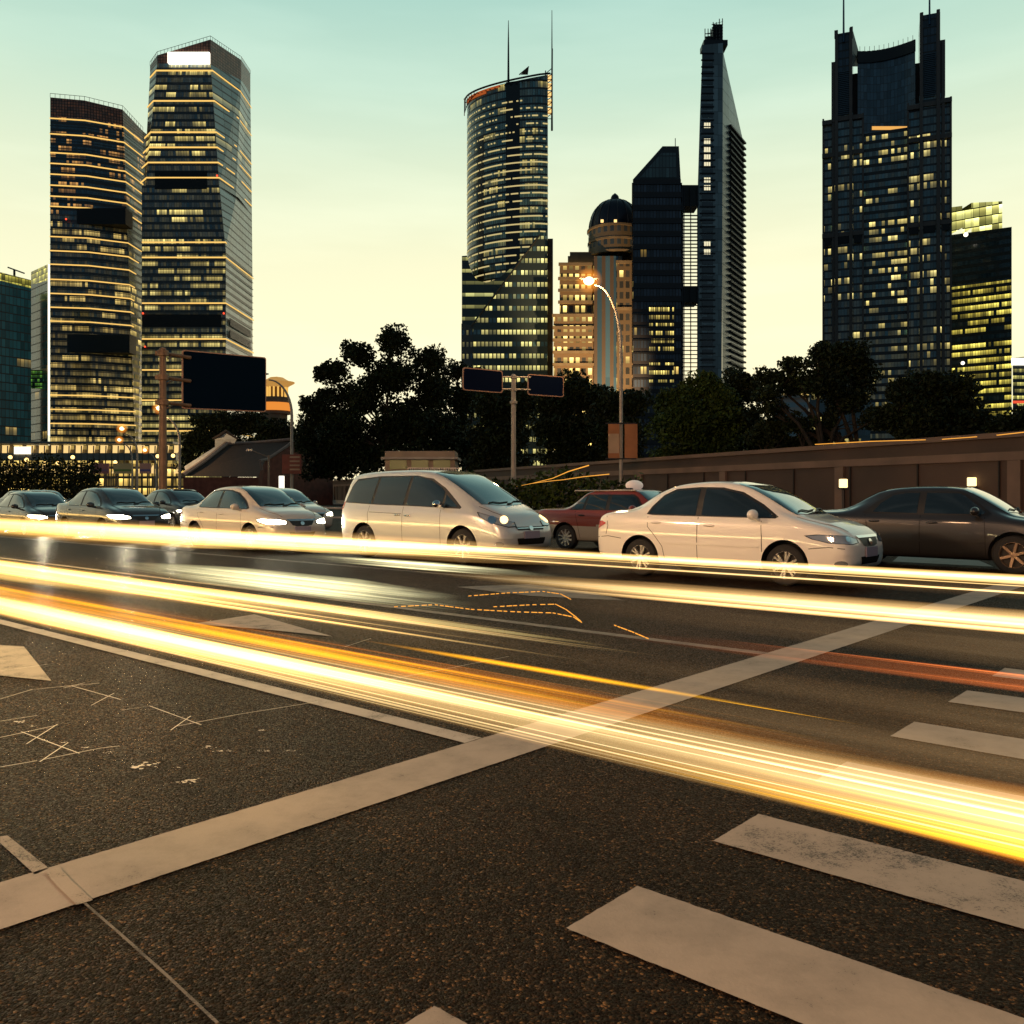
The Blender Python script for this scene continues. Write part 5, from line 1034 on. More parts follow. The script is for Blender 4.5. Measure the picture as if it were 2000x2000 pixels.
# ------------------------------------------------------------------ cars
glass_d = mat('car_glass', (.008, .011, .013), .04, spec=1.0, coat=.6); glass_w = mat('windscreen_glass', (.012, .03, .038), .03, spec=1.0, coat=1.0)
rubber = mat('tyre_rubber', (.012, .012, .012), .8, noise=.2, nscale=20); black_p = mat('black_plastic', (.012, .012, .013), .5); chrome = mat('chrome', (.75, .75, .75), .12, 1.0)
rim_m = mat('alloy', (.42, .41, .39), .35, .6); seam_m = mat('seam_black', (.01, .009, .008), .7, spec=.1); plate_m = mat('plate_blank', (.25, .22, .30), .5); amber_l = mat('amber_lens', (.5, .12, .02), .2, coat=.5); red_l = mat('red_lens', (.45, .03, .015), .2, coat=.6)
lens_m = mat('headlamp_lens', (.42, .46, .50), .08, .55, coat=1); refl_m = mat('reflector', (.85, .85, .85), .1, 1.0); head_on = emis('headlight_on', (1, .90, .62), 26, True); mark_l = emis('sidelight_on', (1, .62, .25), 3.5)
def paint(name, col, metal=0.0, rough=.32):
    m = mat(name, col, rough, metal, .5, 1.0); return m
def catmull(keys, x):
    xs = [k[0] for k in keys]
    if x <= xs[0]: return keys[0][1:]
    if x >= xs[-1]: return keys[-1][1:]
    i = max(j for j in range(len(xs)) if xs[j] <= x); t = (x - xs[i]) / (xs[i + 1] - xs[i]); out = []
    for c in range(1, len(keys[0])):
        p1, p2 = keys[i][c], keys[i + 1][c]; m1 = (p2 - keys[max(0, i - 1)][c]) / (xs[i + 1] - xs[max(0, i - 1)]) * (xs[i + 1] - xs[i]); m2 = (keys[min(len(xs) - 1, i + 2)][c] - p1) / (xs[min(len(xs) - 1, i + 2)] - xs[i]) * (xs[i + 1] - xs[i])
        out.append((2 * t**3 - 3 * t**2 + 1) * p1 + (t**3 - 2 * t**2 + t) * m1 + (-2 * t**3 + 3 * t**2) * p2 + (t**3 - t**2) * m2)
    return out
def car_section(x, k):
    zb, zs, zt, w_, wt = k; h = zt - zs; q = min(.055, .3 * h)
    return [(0, zb), (.6 * w_, zb), (.9 * w_, zb + .01), (.965 * w_, zb + .07), (.985 * w_, zb + .2), (w_, zb + .5 * (zs - zb)), (.992 * w_, zs - .13), (.965 * w_, zs - .035), (.93 * w_, zs),
            (.93 * w_ + (wt - .93 * w_) * .45 + .012, zs + .45 * h), (wt + .02 * (h > .2), zt - q - .12 * h), (wt - .035, zt - q * .35), (.72 * wt, zt - q * .02 + .001), (.35 * wt, zt + .008), (0, zt + .010)]
def make_car(sp):
    """x forward from the rear bumper, y to the left, z up; origin on the ground under the rear bumper"""
    root = empty(sp['name'], (0, 0, 0), 0, sp['label'], 'car', sp.get('group', 'cars queueing in the far lanes'))
    ks = sp['keys']; Lc = ks[-1][0]; xs = sorted(set([k[0] for k in ks] + [Lc * i / 34 for i in range(35)])); xs = [x for i, x in enumerate(xs) if i == 0 or x - xs[i - 1] > .012]
    rings = []
    for x in xs:
        h = car_section(x, catmull(ks, x)); rings.append([(x, -y, z) for y, z in h] + [(x, y, z) for y, z in h[-2:0:-1]])
    me = bpy.data.meshes.new('body'); n = len(rings[0]); v = [p for r in rings for p in r]; f = []
    for i in range(len(rings) - 1):
        for k in range(n): j = (k + 1) % n; f.append((i * n + k, i * n + j, (i + 1) * n + j, (i + 1) * n + k))
    f.append(tuple(range(n))[::-1]); e0 = (len(rings) - 1) * n; f.append(tuple(e0 + k for k in range(n)))
    me.from_pydata(v, [], f); bm = bmesh.new(); bm.from_mesh(me)
    # dome the end caps so bumpers are round
    bmesh.ops.recalc_face_normals(bm, faces=bm.faces); bm.to_mesh(me); bm.free()
    o = bpy.data.objects.new('body', me); C.objects.link(o); s_ = o.modifiers.new('s', 'SUBSURF'); s_.levels = 2; s_.render_levels = 2
    W = max(k[4] for k in ks); rr = sp['wr']; wx = sp['wheels']; cut = []
    for x in wx:
        for sd in (-1, 1):
            g = MB(); g.lathe([(.001, W - .27), (rr + .055, W - .27), (rr + .055, W + .25), (.001, W + .25)], (0, 0, 0), 40, axis='Y'); c_ = g.build('cutter', black_p, None, merge=True); c_.location = (x, 0, rr + .01)
            if sd < 0: c_.scale = (1, -1, 1)
            bo = o.modifiers.new('b', 'BOOLEAN'); bo.object = c_; bo.operation = 'DIFFERENCE'; bo.solver = 'EXACT'; cut.append(c_)
    bpy.context.view_layer.update(); dg = bpy.context.evaluated_depsgraph_get(); me2 = bpy.data.meshes.new_from_object(o.evaluated_get(dg)); me2.name = 'body'
    bpy.data.objects.remove(o); [bpy.data.objects.remove(c_) for c_ in cut]
    me2.materials.clear(); me2.materials.append(sp['paint']); me2.materials.append(black_p); me2.materials.append(sp.get('low', sp['paint']))
    for p in me2.polygons:
        c = p.center; p.use_smooth = True; p.material_index = 0
        for x in wx:
            if math.hypot(c.x - x, c.z - rr - .01) < rr + .06 and abs(p.normal.y) * 1.0 < .97 and (Vector((c.x - x, 0, c.z - rr - .01)).normalized().dot(-p.normal) > .8): p.material_index = 1; p.use_smooth = False
            if math.hypot(c.x - x, c.z - rr - .01) < rr + .06 and abs(abs(c.y) - (W - .27)) < .02: p.material_index = 1
        if p.material_index == 0 and c.z < sp.get('lowz', -1): p.material_index = 2
        if c.z < min(k[1] for k in ks) + .035: p.material_index = 1
    try: me2.set_sharp_from_angle(angle=R(38))
    except Exception: pass
    body = bpy.data.objects.new('body', me2); C.objects.link(body); body.parent = root
    bmx = bmesh.new(); bmx.from_mesh(me2); bvh = BVHTree.FromBMesh(bmx); bmx.free()
    def decal(name, poly, view, m, off=.004, par=None, side=-1, step=.07):
        """lay a closed outline on the body: view 'side' (x,z), 'top' (x,y), 'front' (y,z), 'rear', 'corner'"""
        if view == 'side': org, e1, e2, d = Vector((0, side * 3, 0)), Vector((1, 0, 0)), Vector((0, 0, 1)), Vector((0, -side, 0))
        elif view == 'top': org, e1, e2, d = Vector((0, 0, 4)), Vector((1, 0, 0)), Vector((0, 1, 0)), Vector((0, 0, -1))
        elif view == 'front': org, e1, e2, d = Vector((8, 0, 0)), Vector((0, 1, 0)), Vector((0, 0, 1)), Vector((-1, 0, 0))
        elif view == 'rear': org, e1, e2, d = Vector((-3, 0, 0)), Vector((0, 1, 0)), Vector((0, 0, 1)), Vector((1, 0, 0))
        else:   # front corner, seen from 45 degrees; abscissa measured from the car's nose corner, + towards the rear
            s2 = .7071; base = Vector((Lc, side * W, 0)); e1 = Vector((-s2, side * s2, 0)); e2 = Vector((0, 0, 1)); d = Vector((-s2, -side * s2, 0)); org = base - d * 4
        b = bmesh.new(); vs = [b.verts.new((u, w__, 0)) for u, w__ in poly]; b.faces.new(vs); us = [u for u, _ in poly]; ws = [w__ for _, w__ in poly]
        def cuts(lo, hi, no):
            q = math.ceil(lo / step) * step
            while q < hi:
                bmesh.ops.bisect_plane(b, geom=b.verts[:] + b.edges[:] + b.faces[:], plane_co=(q if no[0] else 0, q if no[1] else 0, 0), plane_no=no); q += step
        cuts(min(us), max(us), (1, 0, 0)); cuts(min(ws), max(ws), (0, 1, 0)); bmesh.ops.triangulate(b, faces=b.faces[:])
        bad = []
        for vv in b.verts:
            hit = bvh.ray_cast(org + e1 * vv.co.x + e2 * vv.co.y, d)
            if hit[0] is None or hit[1].dot(d) > -.04: bad.append(vv)
            else: vv.co = hit[0] - d * off * .4 + hit[1] * off * .8
        bmesh.ops.delete(b, geom=bad, context='VERTS')
        for fc in b.faces:
            fc.smooth = True
            fc.normal_update()
            if fc.normal.dot(d) > 0: fc.normal_flip()
        mm = bpy.data.meshes.new(name); b.to_mesh(mm); b.free(); mm.materials.append(m); oo = bpy.data.objects.new(name, mm); C.objects.link(oo); oo.parent = par or root; return oo
    def thick(pl, wd_):
        l, r_ = [], []
        for i, p in enumerate(pl):
            a = Vector(pl[max(0, i - 1)]); c = Vector(pl[min(len(pl) - 1, i + 1)]); t = (c - a).normalized(); nn = Vector((-t.y, t.x)) * wd_ / 2; l.append(tuple(Vector(p) + nn)); r_.append(tuple(Vector(p) - nn))
        return l + r_[::-1]
    for sd in (-1, 1):
        decal('window_surround', sp['surround'], 'side', black_p, .003, side=sd)
        for w_ in sp['windows']: decal('side_window', w_, 'side', glass_d, .007, side=sd)
        for sm in sp['seams']: decal('door_seam', thick(sm, .009), 'side', seam_m, .0035, side=sd, step=.12)
        for (hx, hz) in sp['handles']:
            hit = bvh.ray_cast(Vector((hx, sd * 3, hz)), Vector((0, -sd, 0)))
            if hit[0]: g = MB(); g.sphere(hit[0] + Vector((0, sd * .012, 0)), .1, 12, 8, (1, .22, .19)); g.build('door_handle', sp.get('handle_m', sp['paint']), root, smooth=True)
        if 'moulding' in sp: decal('side_moulding', thick(sp['moulding'], .035), 'side', sp.get('mould_m', sp['paint']), .012, side=sd)
        # mirror
        mx_, mz_ = sp['mirror']; hit = bvh.ray_cast(Vector((mx_, sd * 3, mz_ - .05)), Vector((0, -sd, 0))); yb_ = abs(hit[0].y) if hit[0] else W * .9
        g = MB(); g.sphere((mx_ + .02, sd * (yb_ + .16), mz_), .1, 16, 10, (.75, 1.15, .78)); g.tube([(mx_ + .05, sd * (yb_ - .03), mz_ - .09), (mx_ + .03, sd * (yb_ + .12), mz_ - .05)], .03, 8); mo = g.build('wing_mirror', sp.get('mirror_m', sp['paint']), root, smooth=True)
        # headlight on the corner: housing, lens, inner reflectors
        hl = sp['head']; ho = decal('headlight', hl, 'corner', seam_m, .003, side=sd, step=.05); cxh = sum(p[0] for p in hl) / len(hl); czh = sum(p[1] for p in hl) / len(hl)
        inner = [(cxh + (p[0] - cxh) * .93, czh + (p[1] - czh) * .88) for p in hl]; decal('lens', inner, 'corner', head_on if sp.get('lit') else lens_m, .007, par=ho, side=sd, step=.05)
        if not sp.get('lit'):
            w0 = max(p[0] for p in hl) - min(p[0] for p in hl); h0 = max(p[1] for p in hl) - min(p[1] for p in hl)
            for q, (fx, mm_) in enumerate(((-.18, refl_m), (.12, amber_l if sp.get('amber') else refl_m))):
                decal('reflector', [(cxh + fx * w0 + h0 * .27 * math.cos(k * .52), czh + h0 * .25 * math.sin(k * .52) + .005) for k in range(12)], 'corner', mark_l if (sp.get('side_on') and q == 0) else mm_, .011, par=ho, side=sd, step=.04)
        if 'fog' in sp: decal('fog_lamp', [(sp['fog'][0] + .09 * math.cos(k * .52), sp['fog'][1] + .045 * math.sin(k * .52)) for k in range(12)], 'corner', lens_m, .008, side=sd, step=.05)
        decal('tail_light', sp['tail'], 'side', red_l, .006, side=sd, step=.05)
    decal('windscreen', sp['screen'], 'top', glass_w, .006, step=.09); decal('rear_window', sp['rear'], 'top', glass_d, .006, step=.09)
    for sm in sp.get('top_seams', []): decal('bonnet_seam', thick(sm, .01), 'top', seam_m, .004, step=.1)
    gr = decal('grille', sp['grille'], 'front', black_p, .006, step=.05)
    if 'bar' in sp: decal('grille_bar', sp['bar'], 'front', chrome, .014, par=gr, step=.05)
    if 'badge' in sp: bz = sp['badge']; decal('badge', [(.055 * math.cos(k * .4), bz + .042 * math.sin(k * .4)) for k in range(15)], 'front', chrome, .02, par=gr, step=.03)
    decal('lower_intake', sp['intake'], 'front', seam_m, .006, step=.05)
    hit = bvh.ray_cast(Vector((8, 0, sp['plate'])), Vector((-1, 0, 0))); g = MB(); g.box((hit[0].x + .015, 0, sp['plate']), (.02, .44, .14)); g.build('number_plate', plate_m, root, bevel=.004)
    # wipers
    sc = sp['screen']; xb = max(p[0] for p in sc)
    for y0, y1 in ((-.45, .1), (.02, .58)):
        pts = []
        for k in range(5):
            y = y0 + (y1 - y0) * k / 4; hit = bvh.ray_cast(Vector((xb - .10 - .07 * k / 4 * (1 if y0 < 0 else 1) + .06 * (abs(y) < .2), y, 4)), Vector((0, 0, -1)))
            if hit[0]: pts.append(hit[0] + Vector((0, 0, .022)))
        g = MB(); g.tube(pts, .011, 5); g.build('wiper', black_p, root)
    # wheels
    for x in wx:
        for sd in (-1, 1):
            we_ = sp['wheel_w']; yc = sd * (W - .035 - we_ / 2)
            g = MB(); h = we_ / 2
            g.lathe([(rr * .66, -h), (rr * .90, -h), (rr * .975, -h * .82), (rr, -h * .45), (rr, h * .45), (rr * .975, h * .82), (rr * .90, h), (rr * .66, h), (rr * .62, h * .6), (rr * .62, -h * .6), (rr * .66, -h)], (0, 0, 0), 40, axis='Y'); ty = g.build('wheel', rubber, root, smooth=True); ty.location = (x, yc, rr)
            g = MB(); o_ = sd * h
            g.lathe([(rr * .70, o_ * .98), (rr * .655, o_ * 1.0), (rr * .62, o_ * .72), (rr * .60, 0)], (0, 0, 0), 40, axis='Y')
            ns = sp['spokes']; g.lathe([(.001, o_ * .86), (rr * .14, o_ * .84), (rr * .19, o_ * .62)], (0, 0, 0), 20, axis='Y')
            for k in range(ns):
                for dd in ((-.13, .13) if sp.get('twin') else (0,)):
                    a = 2 * math.pi * k / ns + .3; a2 = a + dd * 1.2; c0 = Vector((math.cos(a + dd * .6), 0, math.sin(a + dd * .6))) * rr * .14; c1 = Vector((math.cos(a2), 0, math.sin(a2))) * rr * .64
                    tt = (c1 - c0).normalized(); sw = Vector((-tt.z, 0, tt.x)) * (.015 if sp.get('twin') else .021); yo = Vector((0, o_ * .84, 0)); yi = Vector((0, o_ * .58, 0)); yo2 = Vector((0, o_ * .93, 0))
                    g.face([c0 - sw + yo, c1 - sw * .9 + yo2, c1 + sw * .9 + yo2, c0 + sw + yo]); g.face([c0 - sw * 1.4 + yi, c1 - sw * 1.3 + yi, c1 - sw * .9 + yo2, c0 - sw + yo]); g.face([c0 + sw + yo, c1 + sw * .9 + yo2, c1 + sw * 1.3 + yi, c0 + sw * 1.4 + yi])
            g.build('rim', sp.get('rim_m', rim_m), ty)
            g = MB(); g.lathe([(.001, o_ * .3), (rr * .6, o_ * .28)], (0, 0, 0), 24, axis='Y'); g.build('brake_disc', mat('brake_dark', (.02, .018, .016), .7) if 'brake_dark' not in bpy.data.materials else bpy.data.materials['brake_dark'], ty)  # plain dark disc behind the spokes
    return root, bvh, decal

# sedan with arched roof (white, foreground)
K_sedan = [(0, .42, .60, .66, .56, .42), (.05, .30, .82, .88, .70, .55), (.16, .25, .95, 1.0, .77, .60), (.35, .22, 1.0, 1.045, .81, .62), (.62, .21, .99, 1.075, .835, .60), (.85, .20, .985, 1.17, .84, .585), (1.15, .20, .98, 1.345, .845, .575), (1.5, .20, .97, 1.465, .845, .585),
           (2.0, .19, .96, 1.515, .845, .595), (2.45, .19, .955, 1.50, .845, .59), (2.8, .19, .95, 1.41, .845, .575), (3.15, .19, .945, 1.235, .845, .58), (3.45, .20, .935, 1.06, .845, .60), (3.65, .20, .90, .985, .84, .60), (3.95, .20, .83, .915, .82, .58), (4.15, .22, .76, .83, .78, .54), (4.28, .27, .66, .73, .70, .48), (4.35, .36, .54, .60, .56, .40)]
sedan = dict(name='sedan', keys=K_sedan, wheels=(.97, 3.42), wr=.30, wheel_w=.19, spokes=6, twin=True,
    surround=[(1.08, 1.0), (1.14, 1.12), (1.30, 1.30), (1.52, 1.40), (1.95, 1.43), (2.35, 1.42), (2.68, 1.35), (3.02, 1.17), (3.30, .99), (3.26, .965), (2.2, .975), (1.2, .985)],
    windows=[[(1.13, 1.01), (1.19, 1.11), (1.34, 1.275), (1.55, 1.37), (1.97, 1.40), (1.97, .99), (1.25, 1.0)], [(2.07, .99), (2.07, 1.40), (2.34, 1.39), (2.65, 1.325), (2.97, 1.16), (3.22, 1.0), (3.19, .98)]],
    seams=[[(2.02, .97), (2.02, .6), (2.02, .28)], [(3.06, .93), (3.08, .7), (3.08, .30)], [(1.12, .96), (1.13, .80), (1.25, .68), (1.40, .5), (1.44, .30)], [(.05, .60), (.35, .63), (.62, .60)], [(3.78, .55), (4.05, .58), (4.25, .56)], [(.30, .96), (.34, .80), (.30, .66)]],
    handles=[(1.28, .87), (2.22, .845)], moulding=[(1.42, .56), (2.2, .56), (3.03, .555)], mirror=(2.97, 1.02),
    head=[(-.28, .69), (-.10, .74), (.30, .755), (.44, .735), (.36, .685), (.18, .635), (-.16, .615), (-.30, .635)], fog=(.02, .35),
    tail=[(.03, .72), (.05, .86), (.20, .88), (.30, .84), (.14, .76)],
    screen=[(3.50, -.57), (3.56, -.3), (3.57, 0), (3.56, .3), (3.50, .57), (2.55, .50), (2.48, .25), (2.47, 0), (2.48, -.25), (2.55, -.50)],
    rear=[(1.42, -.46), (1.44, .46), (.84, .53), (.82, -.53)], top_seams=[[(3.52, -.62), (3.9, -.60), (4.2, -.46)], [(3.52, .62), (3.9, .60), (4.2, .46)]],
    grille=[(-.34, .70), (.34, .70), (.27, .60), (.15, .575), (-.15, .575), (-.27, .60)], bar=[(-.40, .735), (.40, .735), (.36, .70), (-.36, .70)], badge=.64, intake=[(-.36, .44), (.36, .44), (.30, .33), (-.30, .33)], plate=.50)
def place(root, a_rear, b_near, W, zoff=0):
    p = AB(a_rear, b_near + W / 2); root.location = (p.x, p.y, zoff); root.rotation_euler = (0, 0, math.atan2(U.y, U.x))
white_p = paint('white_paint', (.80, .78, .74)); silver_p = paint('silver_paint', (.56, .57, .58), .35); black_pt = paint('black_paint', (.02, .018, .017)); dkblue = paint('dark_blue_paint', (.03, .035, .042), .3); burg = paint('burgundy_paint', (.20, .035, .022)); pale_low = paint('pale_lower_paint', (.42, .38, .32), .2); grey_p = paint('grey_paint', (.14, .14, .145), .4); pearl = paint('pearl_paint', (.50, .46, .42), .1)
c, _, _ = make_car(dict(sedan, label='white sedan with twin-spoke alloy wheels, nearest of the queueing cars', paint=white_p)); c.name = 'white_sedan'; place(c, -8.95, 12.18, 1.69)

# big one-box van (silver)
K_van = [(0, .44, .72, .90, .62, .50), (.06, .32, .98, 1.12, .78, .66), (.16, .27, 1.08, 1.42, .85, .69), (.34, .24, 1.09, 1.70, .88, .70), (.6, .22, 1.08, 1.765, .89, .705), (1.2, .20, 1.06, 1.80, .9, .71), (2.0, .20, 1.045, 1.81, .9, .71), (2.6, .20, 1.03, 1.785, .9, .70), (3.0, .20, 1.02, 1.69, .9, .685), (3.4, .20, 1.01, 1.51, .9, .67),
         (3.8, .20, 1.0, 1.29, .9, .67), (4.05, .20, .975, 1.15, .89, .67), (4.3, .22, .91, 1.04, .865, .64), (4.55, .25, .80, .91, .80, .58), (4.70, .30, .66, .75, .70, .50), (4.77, .40, .56, .62, .56, .42)]
van = dict(name='van', keys=K_van, wheels=(.92, 3.78), wr=.335, wheel_w=.21, spokes=7,
    surround=[(.22, 1.14), (.42, 1.50), (.55, 1.64), (1.3, 1.69), (2.4, 1.69), (2.85, 1.62), (3.2, 1.44), (3.72, 1.07), (3.70, 1.04), (2.4, 1.08), (1.3, 1.10)],
    windows=[[(.28, 1.16), (.46, 1.50), (.58, 1.60), (1.26, 1.66), (1.10, 1.12)], [(1.18, 1.12), (1.33, 1.66), (2.24, 1.67), (2.10, 1.10)], [(2.20, 1.10), (2.31, 1.67), (2.42, 1.67), (2.82, 1.59), (3.12, 1.44), (3.22, 1.36), (3.20, 1.07)], [(3.27, 1.07), (3.27, 1.31), (3.62, 1.08)]],
    seams=[[(2.13, 1.07), (2.13, .6), (2.13, .27)], [(3.2, 1.02), (3.22, .7), (3.22, .28)], [(1.08, 1.08), (1.06, .9), (1.08, .66)], [(1.1, .95), (1.9, .93), (2.1, .93)]],
    handles=[(1.98, .90), (2.28, .895)], mirror=(3.22, 1.13), head=[(-.30, .80), (-.05, .86), (.25, .95), (.40, .99), (.36, .90), (.16, .79), (-.18, .70), (-.34, .71)], fog=(0, .40),
    tail=[(.02, .98), (.10, 1.10), (.22, 1.18), (.20, 1.02), (.06, .92)],
    screen=[(4.06, -.62), (4.16, -.3), (4.18, 0), (4.16, .3), (4.06, .62), (2.80, .60), (2.70, .3), (2.68, 0), (2.70, -.3), (2.80, -.60)], rear=[(.34, -.58), (.34, .58), (.12, .60), (.12, -.60)],
    top_seams=[[(4.05, -.68), (4.35, -.62), (4.6, -.50)], [(4.05, .68), (4.35, .62), (4.6, .50)]],
    grille=[(-.42, .71), (.42, .71), (.36, .645), (-.36, .645)], bar=[(-.40, .69), (.40, .69), (.38, .675), (-.38, .675)], badge=.68, intake=[(-.42, .50), (.42, .50), (.36, .38), (-.36, .38)], plate=.56, rim_m=rim_m, side_on=True, mirror_m=chrome, handle_m=chrome)
c, _, _ = make_car(dict(van, label='tall silver people carrier with big sloping windscreen, in the middle of the queue', paint=silver_p)); c.name = 'silver_van'; place(c, -15.6, 12.0, 1.8)
def roof_rails(c): pass

# long black saloon at the right
K_sal = [(0, .42, .62, .70, .60, .46), (.05, .30, .86, .92, .76, .60), (.2, .25, .95, 1.0, .84, .66), (.6, .22, .965, 1.02, .88, .66), (1.0, .21, .96, 1.06, .89, .62), (1.3, .20, .95, 1.22, .895, .60), (1.6, .20, .945, 1.37, .895, .59), (1.95, .20, .94, 1.435, .895, .60), (2.5, .20, .93, 1.455, .895, .61), (3.0, .20, .925, 1.42, .895, .60),
         (3.3, .20, .92, 1.28, .895, .60), (3.6, .20, .91, 1.10, .89, .62), (3.8, .20, .89, .98, .885, .64), (4.2, .21, .83, .92, .87, .62), (4.6, .22, .76, .84, .83, .58), (4.80, .28, .66, .73, .74, .52), (4.88, .38, .54, .60, .60, .42)]
saloon = dict(name='saloon', keys=K_sal, wheels=(1.05, 3.85), wr=.32, wheel_w=.20, spokes=6,
    surround=[(1.38, .98), (1.62, 1.18), (1.85, 1.33), (2.1, 1.37), (3.0, 1.36), (3.12, 1.30), (3.50, 1.00), (3.46, .955), (2.4, .965)],
    windows=[[(1.58, 1.0), (1.70, 1.16), (1.90, 1.30), (2.12, 1.335), (2.34, 1.34), (2.34, .985)], [(2.46, .985), (2.46, 1.34), (2.98, 1.33), (3.08, 1.28), (3.42, 1.01), (3.38, .98)]],
    seams=[[(2.40, .95), (2.40, .6), (2.40, .28)], [(3.42, .93), (3.44, .6), (3.44, .3)], [(1.45, .95), (1.5, .75), (1.62, .5), (1.64, .3)]], handles=[(1.62, .84), (2.60, .83)], moulding=[(1.7, .52), (2.6, .52), (3.4, .52)], mirror=(3.28, 1.03),
    head=[(-.34, .73), (-.05, .745), (.22, .75), (.24, .66), (-.05, .62), (-.34, .61)], fog=(0, .36), tail=[(.04, .72), (.05, .90), (.3, .90), (.28, .76)],
    screen=[(3.72, -.60), (3.80, 0), (3.72, .60), (3.05, .53), (2.96, 0), (3.05, -.53)], rear=[(1.70, -.50), (1.74, 0), (1.70, .50), (1.12, .56), (1.08, 0), (1.12, -.56)], top_seams=[[(3.8, -.66), (4.3, -.63), (4.7, -.5)]],
    grille=[(-.32, .73), (.32, .73), (.27, .60), (-.27, .60)], bar=[(-.34, .755), (.34, .755), (.33, .73), (-.33, .73)], badge=.67, intake=[(-.4, .44), (.4, .44), (.36, .34), (-.36, .34)], plate=.5)
c, _, _ = make_car(dict(saloon, label='long black saloon cut by the right photo edge', paint=black_pt, rim_m=mat('alloy_bronze', (.36, .25, .17), .35, .7), mirror_m=black_pt)); c.name = 'black_saloon'; place(c, -7.35, 16.35, 1.79)

# boxy two-tone taxi
K_tax = [(0, .42, .66, .74, .62, .48), (.04, .32, .86, .93, .76, .60), (.15, .27, .93, .97, .82, .66), (.6, .24, .94, .985, .845, .66), (.9, .22, .935, 1.03, .85, .62), (1.15, .21, .93, 1.20, .85, .585), (1.4, .21, .925, 1.36, .85, .575), (1.65, .21, .92, 1.41, .85, .58), (2.2, .21, .915, 1.425, .85, .585), (2.75, .21, .91, 1.40, .85, .58),
         (3.0, .21, .905, 1.25, .85, .58), (3.25, .21, .90, 1.06, .85, .60), (3.4, .21, .88, .95, .845, .62), (3.8, .22, .84, .90, .835, .62), (4.3, .24, .78, .84, .80, .60), (4.48, .30, .68, .74, .72, .52), (4.54, .40, .56, .62, .60, .44)]
taxi = dict(name='taxi', keys=K_tax, wheels=(.95, 3.5), wr=.30, wheel_w=.19, spokes=10,
    surround=[(1.05, .95), (1.28, 1.18), (1.46, 1.31), (2.75, 1.31), (2.85, 1.25), (3.12, .95)],
    windows=[[(1.14, .98), (1.33, 1.18), (1.46, 1.28), (1.44, .97)], [(1.52, .97), (1.54, 1.29), (2.08, 1.29), (2.08, .965)], [(2.18, .965), (2.18, 1.29), (2.73, 1.28), (2.82, 1.23), (3.05, .97)]],
    seams=[[(2.13, .93), (2.13, .28)], [(3.08, .9), (3.08, .28)], [(1.25, .93), (1.35, .6), (1.40, .3)]], handles=[(1.45, .83), (2.3, .82)], mirror=(2.9, 1.0), head=[(-.3, .74), (.1, .75), (.1, .62), (-.3, .62)], tail=[(.03, .70), (.03, .88), (.2, .88), (.2, .70)],
    screen=[(3.34, -.57), (3.34, .57), (2.82, .51), (2.82, -.51)], rear=[(1.52, -.49), (1.52, .49), (.98, .55), (.98, -.55)], grille=[(-.5, .73), (.5, .73), (.5, .62), (-.5, .62)], intake=[(-.4, .46), (.4, .46), (.4, .38), (-.4, .38)], plate=.52)
c, bv, _ = make_car(dict(taxi, label='burgundy taxi with pale lower half and roof sign, behind the white sedan', paint=burg, low=pale_low, lowz=.60, handle_m=black_p)); c.name = 'taxi'; place(c, -13.9, 16.6, 1.7)
g = MB(); g.sphere((2.35, 0, 1.52), .2, 16, 10, (.75, 1.5, .62)); rs = g.build('roof_sign', mat('taxi_sign_white', (.7, .55, .45), .4, em=(1, .8, .65), es=.25), c, smooth=True)
g = MB(); g.box((2.35, 0, 1.435), (.16, .66, .05)); g.box((2.1, -.52, 1.45), (.05, .05, .12)); g.build('sign_base', black_p, c)
g = MB(); g.box((1.9, -.535, 1.40), (1.7, .07, .03)); g.build('roof_trim', pale_low, c, bevel=.01)

# cars waiting with their headlights on
K_suv = [(a, b_, c_ * (1.04 if c_ > .7 else 1), d_ * 1.0, e_ * 1.03, f_ * 1.05) for a, b_, c_, d_, e_, f_ in K_sedan]
sl_on = dict(sedan, lit=True, twin=False, spokes=8)
c1, _, _ = make_car(dict(sl_on, label='pale sedan with both headlights blazing, directly behind the silver van', paint=pearl)); c1.name = 'pale_sedan'; place(c1, -21.75, 11.6, 1.69)
c2, _, _ = make_car(dict(sl_on, name='dark_hatchback', label='dark blue-grey car with twin round headlight glows, second behind the silver van', paint=dkblue, keys=K_suv)); c2.name = 'dark_car'; place(c2, -28.7, 11.3, 1.74)
c3, _, _ = make_car(dict(sl_on, label='small black car with one visible headlight, left of the dark blue-grey car', paint=black_pt)); c3.name = 'black_car'; place(c3, -34.6, 11.4, 1.69, -.10)
def beams(c, Lc, W, power):
    for sd in (-1, 1):
        l = bpy.data.lights.new('headlight_beam', 'SPOT'); l.energy = power; l.color = (1, .86, .58); l.spot_size = R(70); l.spot_blend = .9; l.shadow_soft_size = .08; o = bpy.data.objects.new('headlight_beam', l); C.objects.link(o); o.parent = c; o.location = (Lc + .12, sd * (W / 2 - .22), .66); o.rotation_euler = Vector((1, 0, -.10)).to_track_quat('-Z', 'Y').to_euler()
beams(c1, 4.35, 1.69, 130); beams(c2, 4.35, 1.74, 130); beams(c3, 4.35, 1.69, 130)
c4 = copy_tree(c3); c4.name = 'dark_car'; c4['label'] = 'dark car cut by the left photo edge'; place(c4, -41, 11.2, 1.69, -.10)
c5 = copy_tree(c1); c5.name = 'grey_car'; c5['label'] = 'grey car glimpsed between the pale sedan and the silver van, headlights on'; place(c5, -27.6, 16.3, 1.69)
c6 = copy_tree(c2); c6.name = 'dark_car'; c6['label'] = 'dark car whose headlights glow between the dark blue-grey car and the pale sedan'; place(c6, -34.2, 16.3, 1.74)
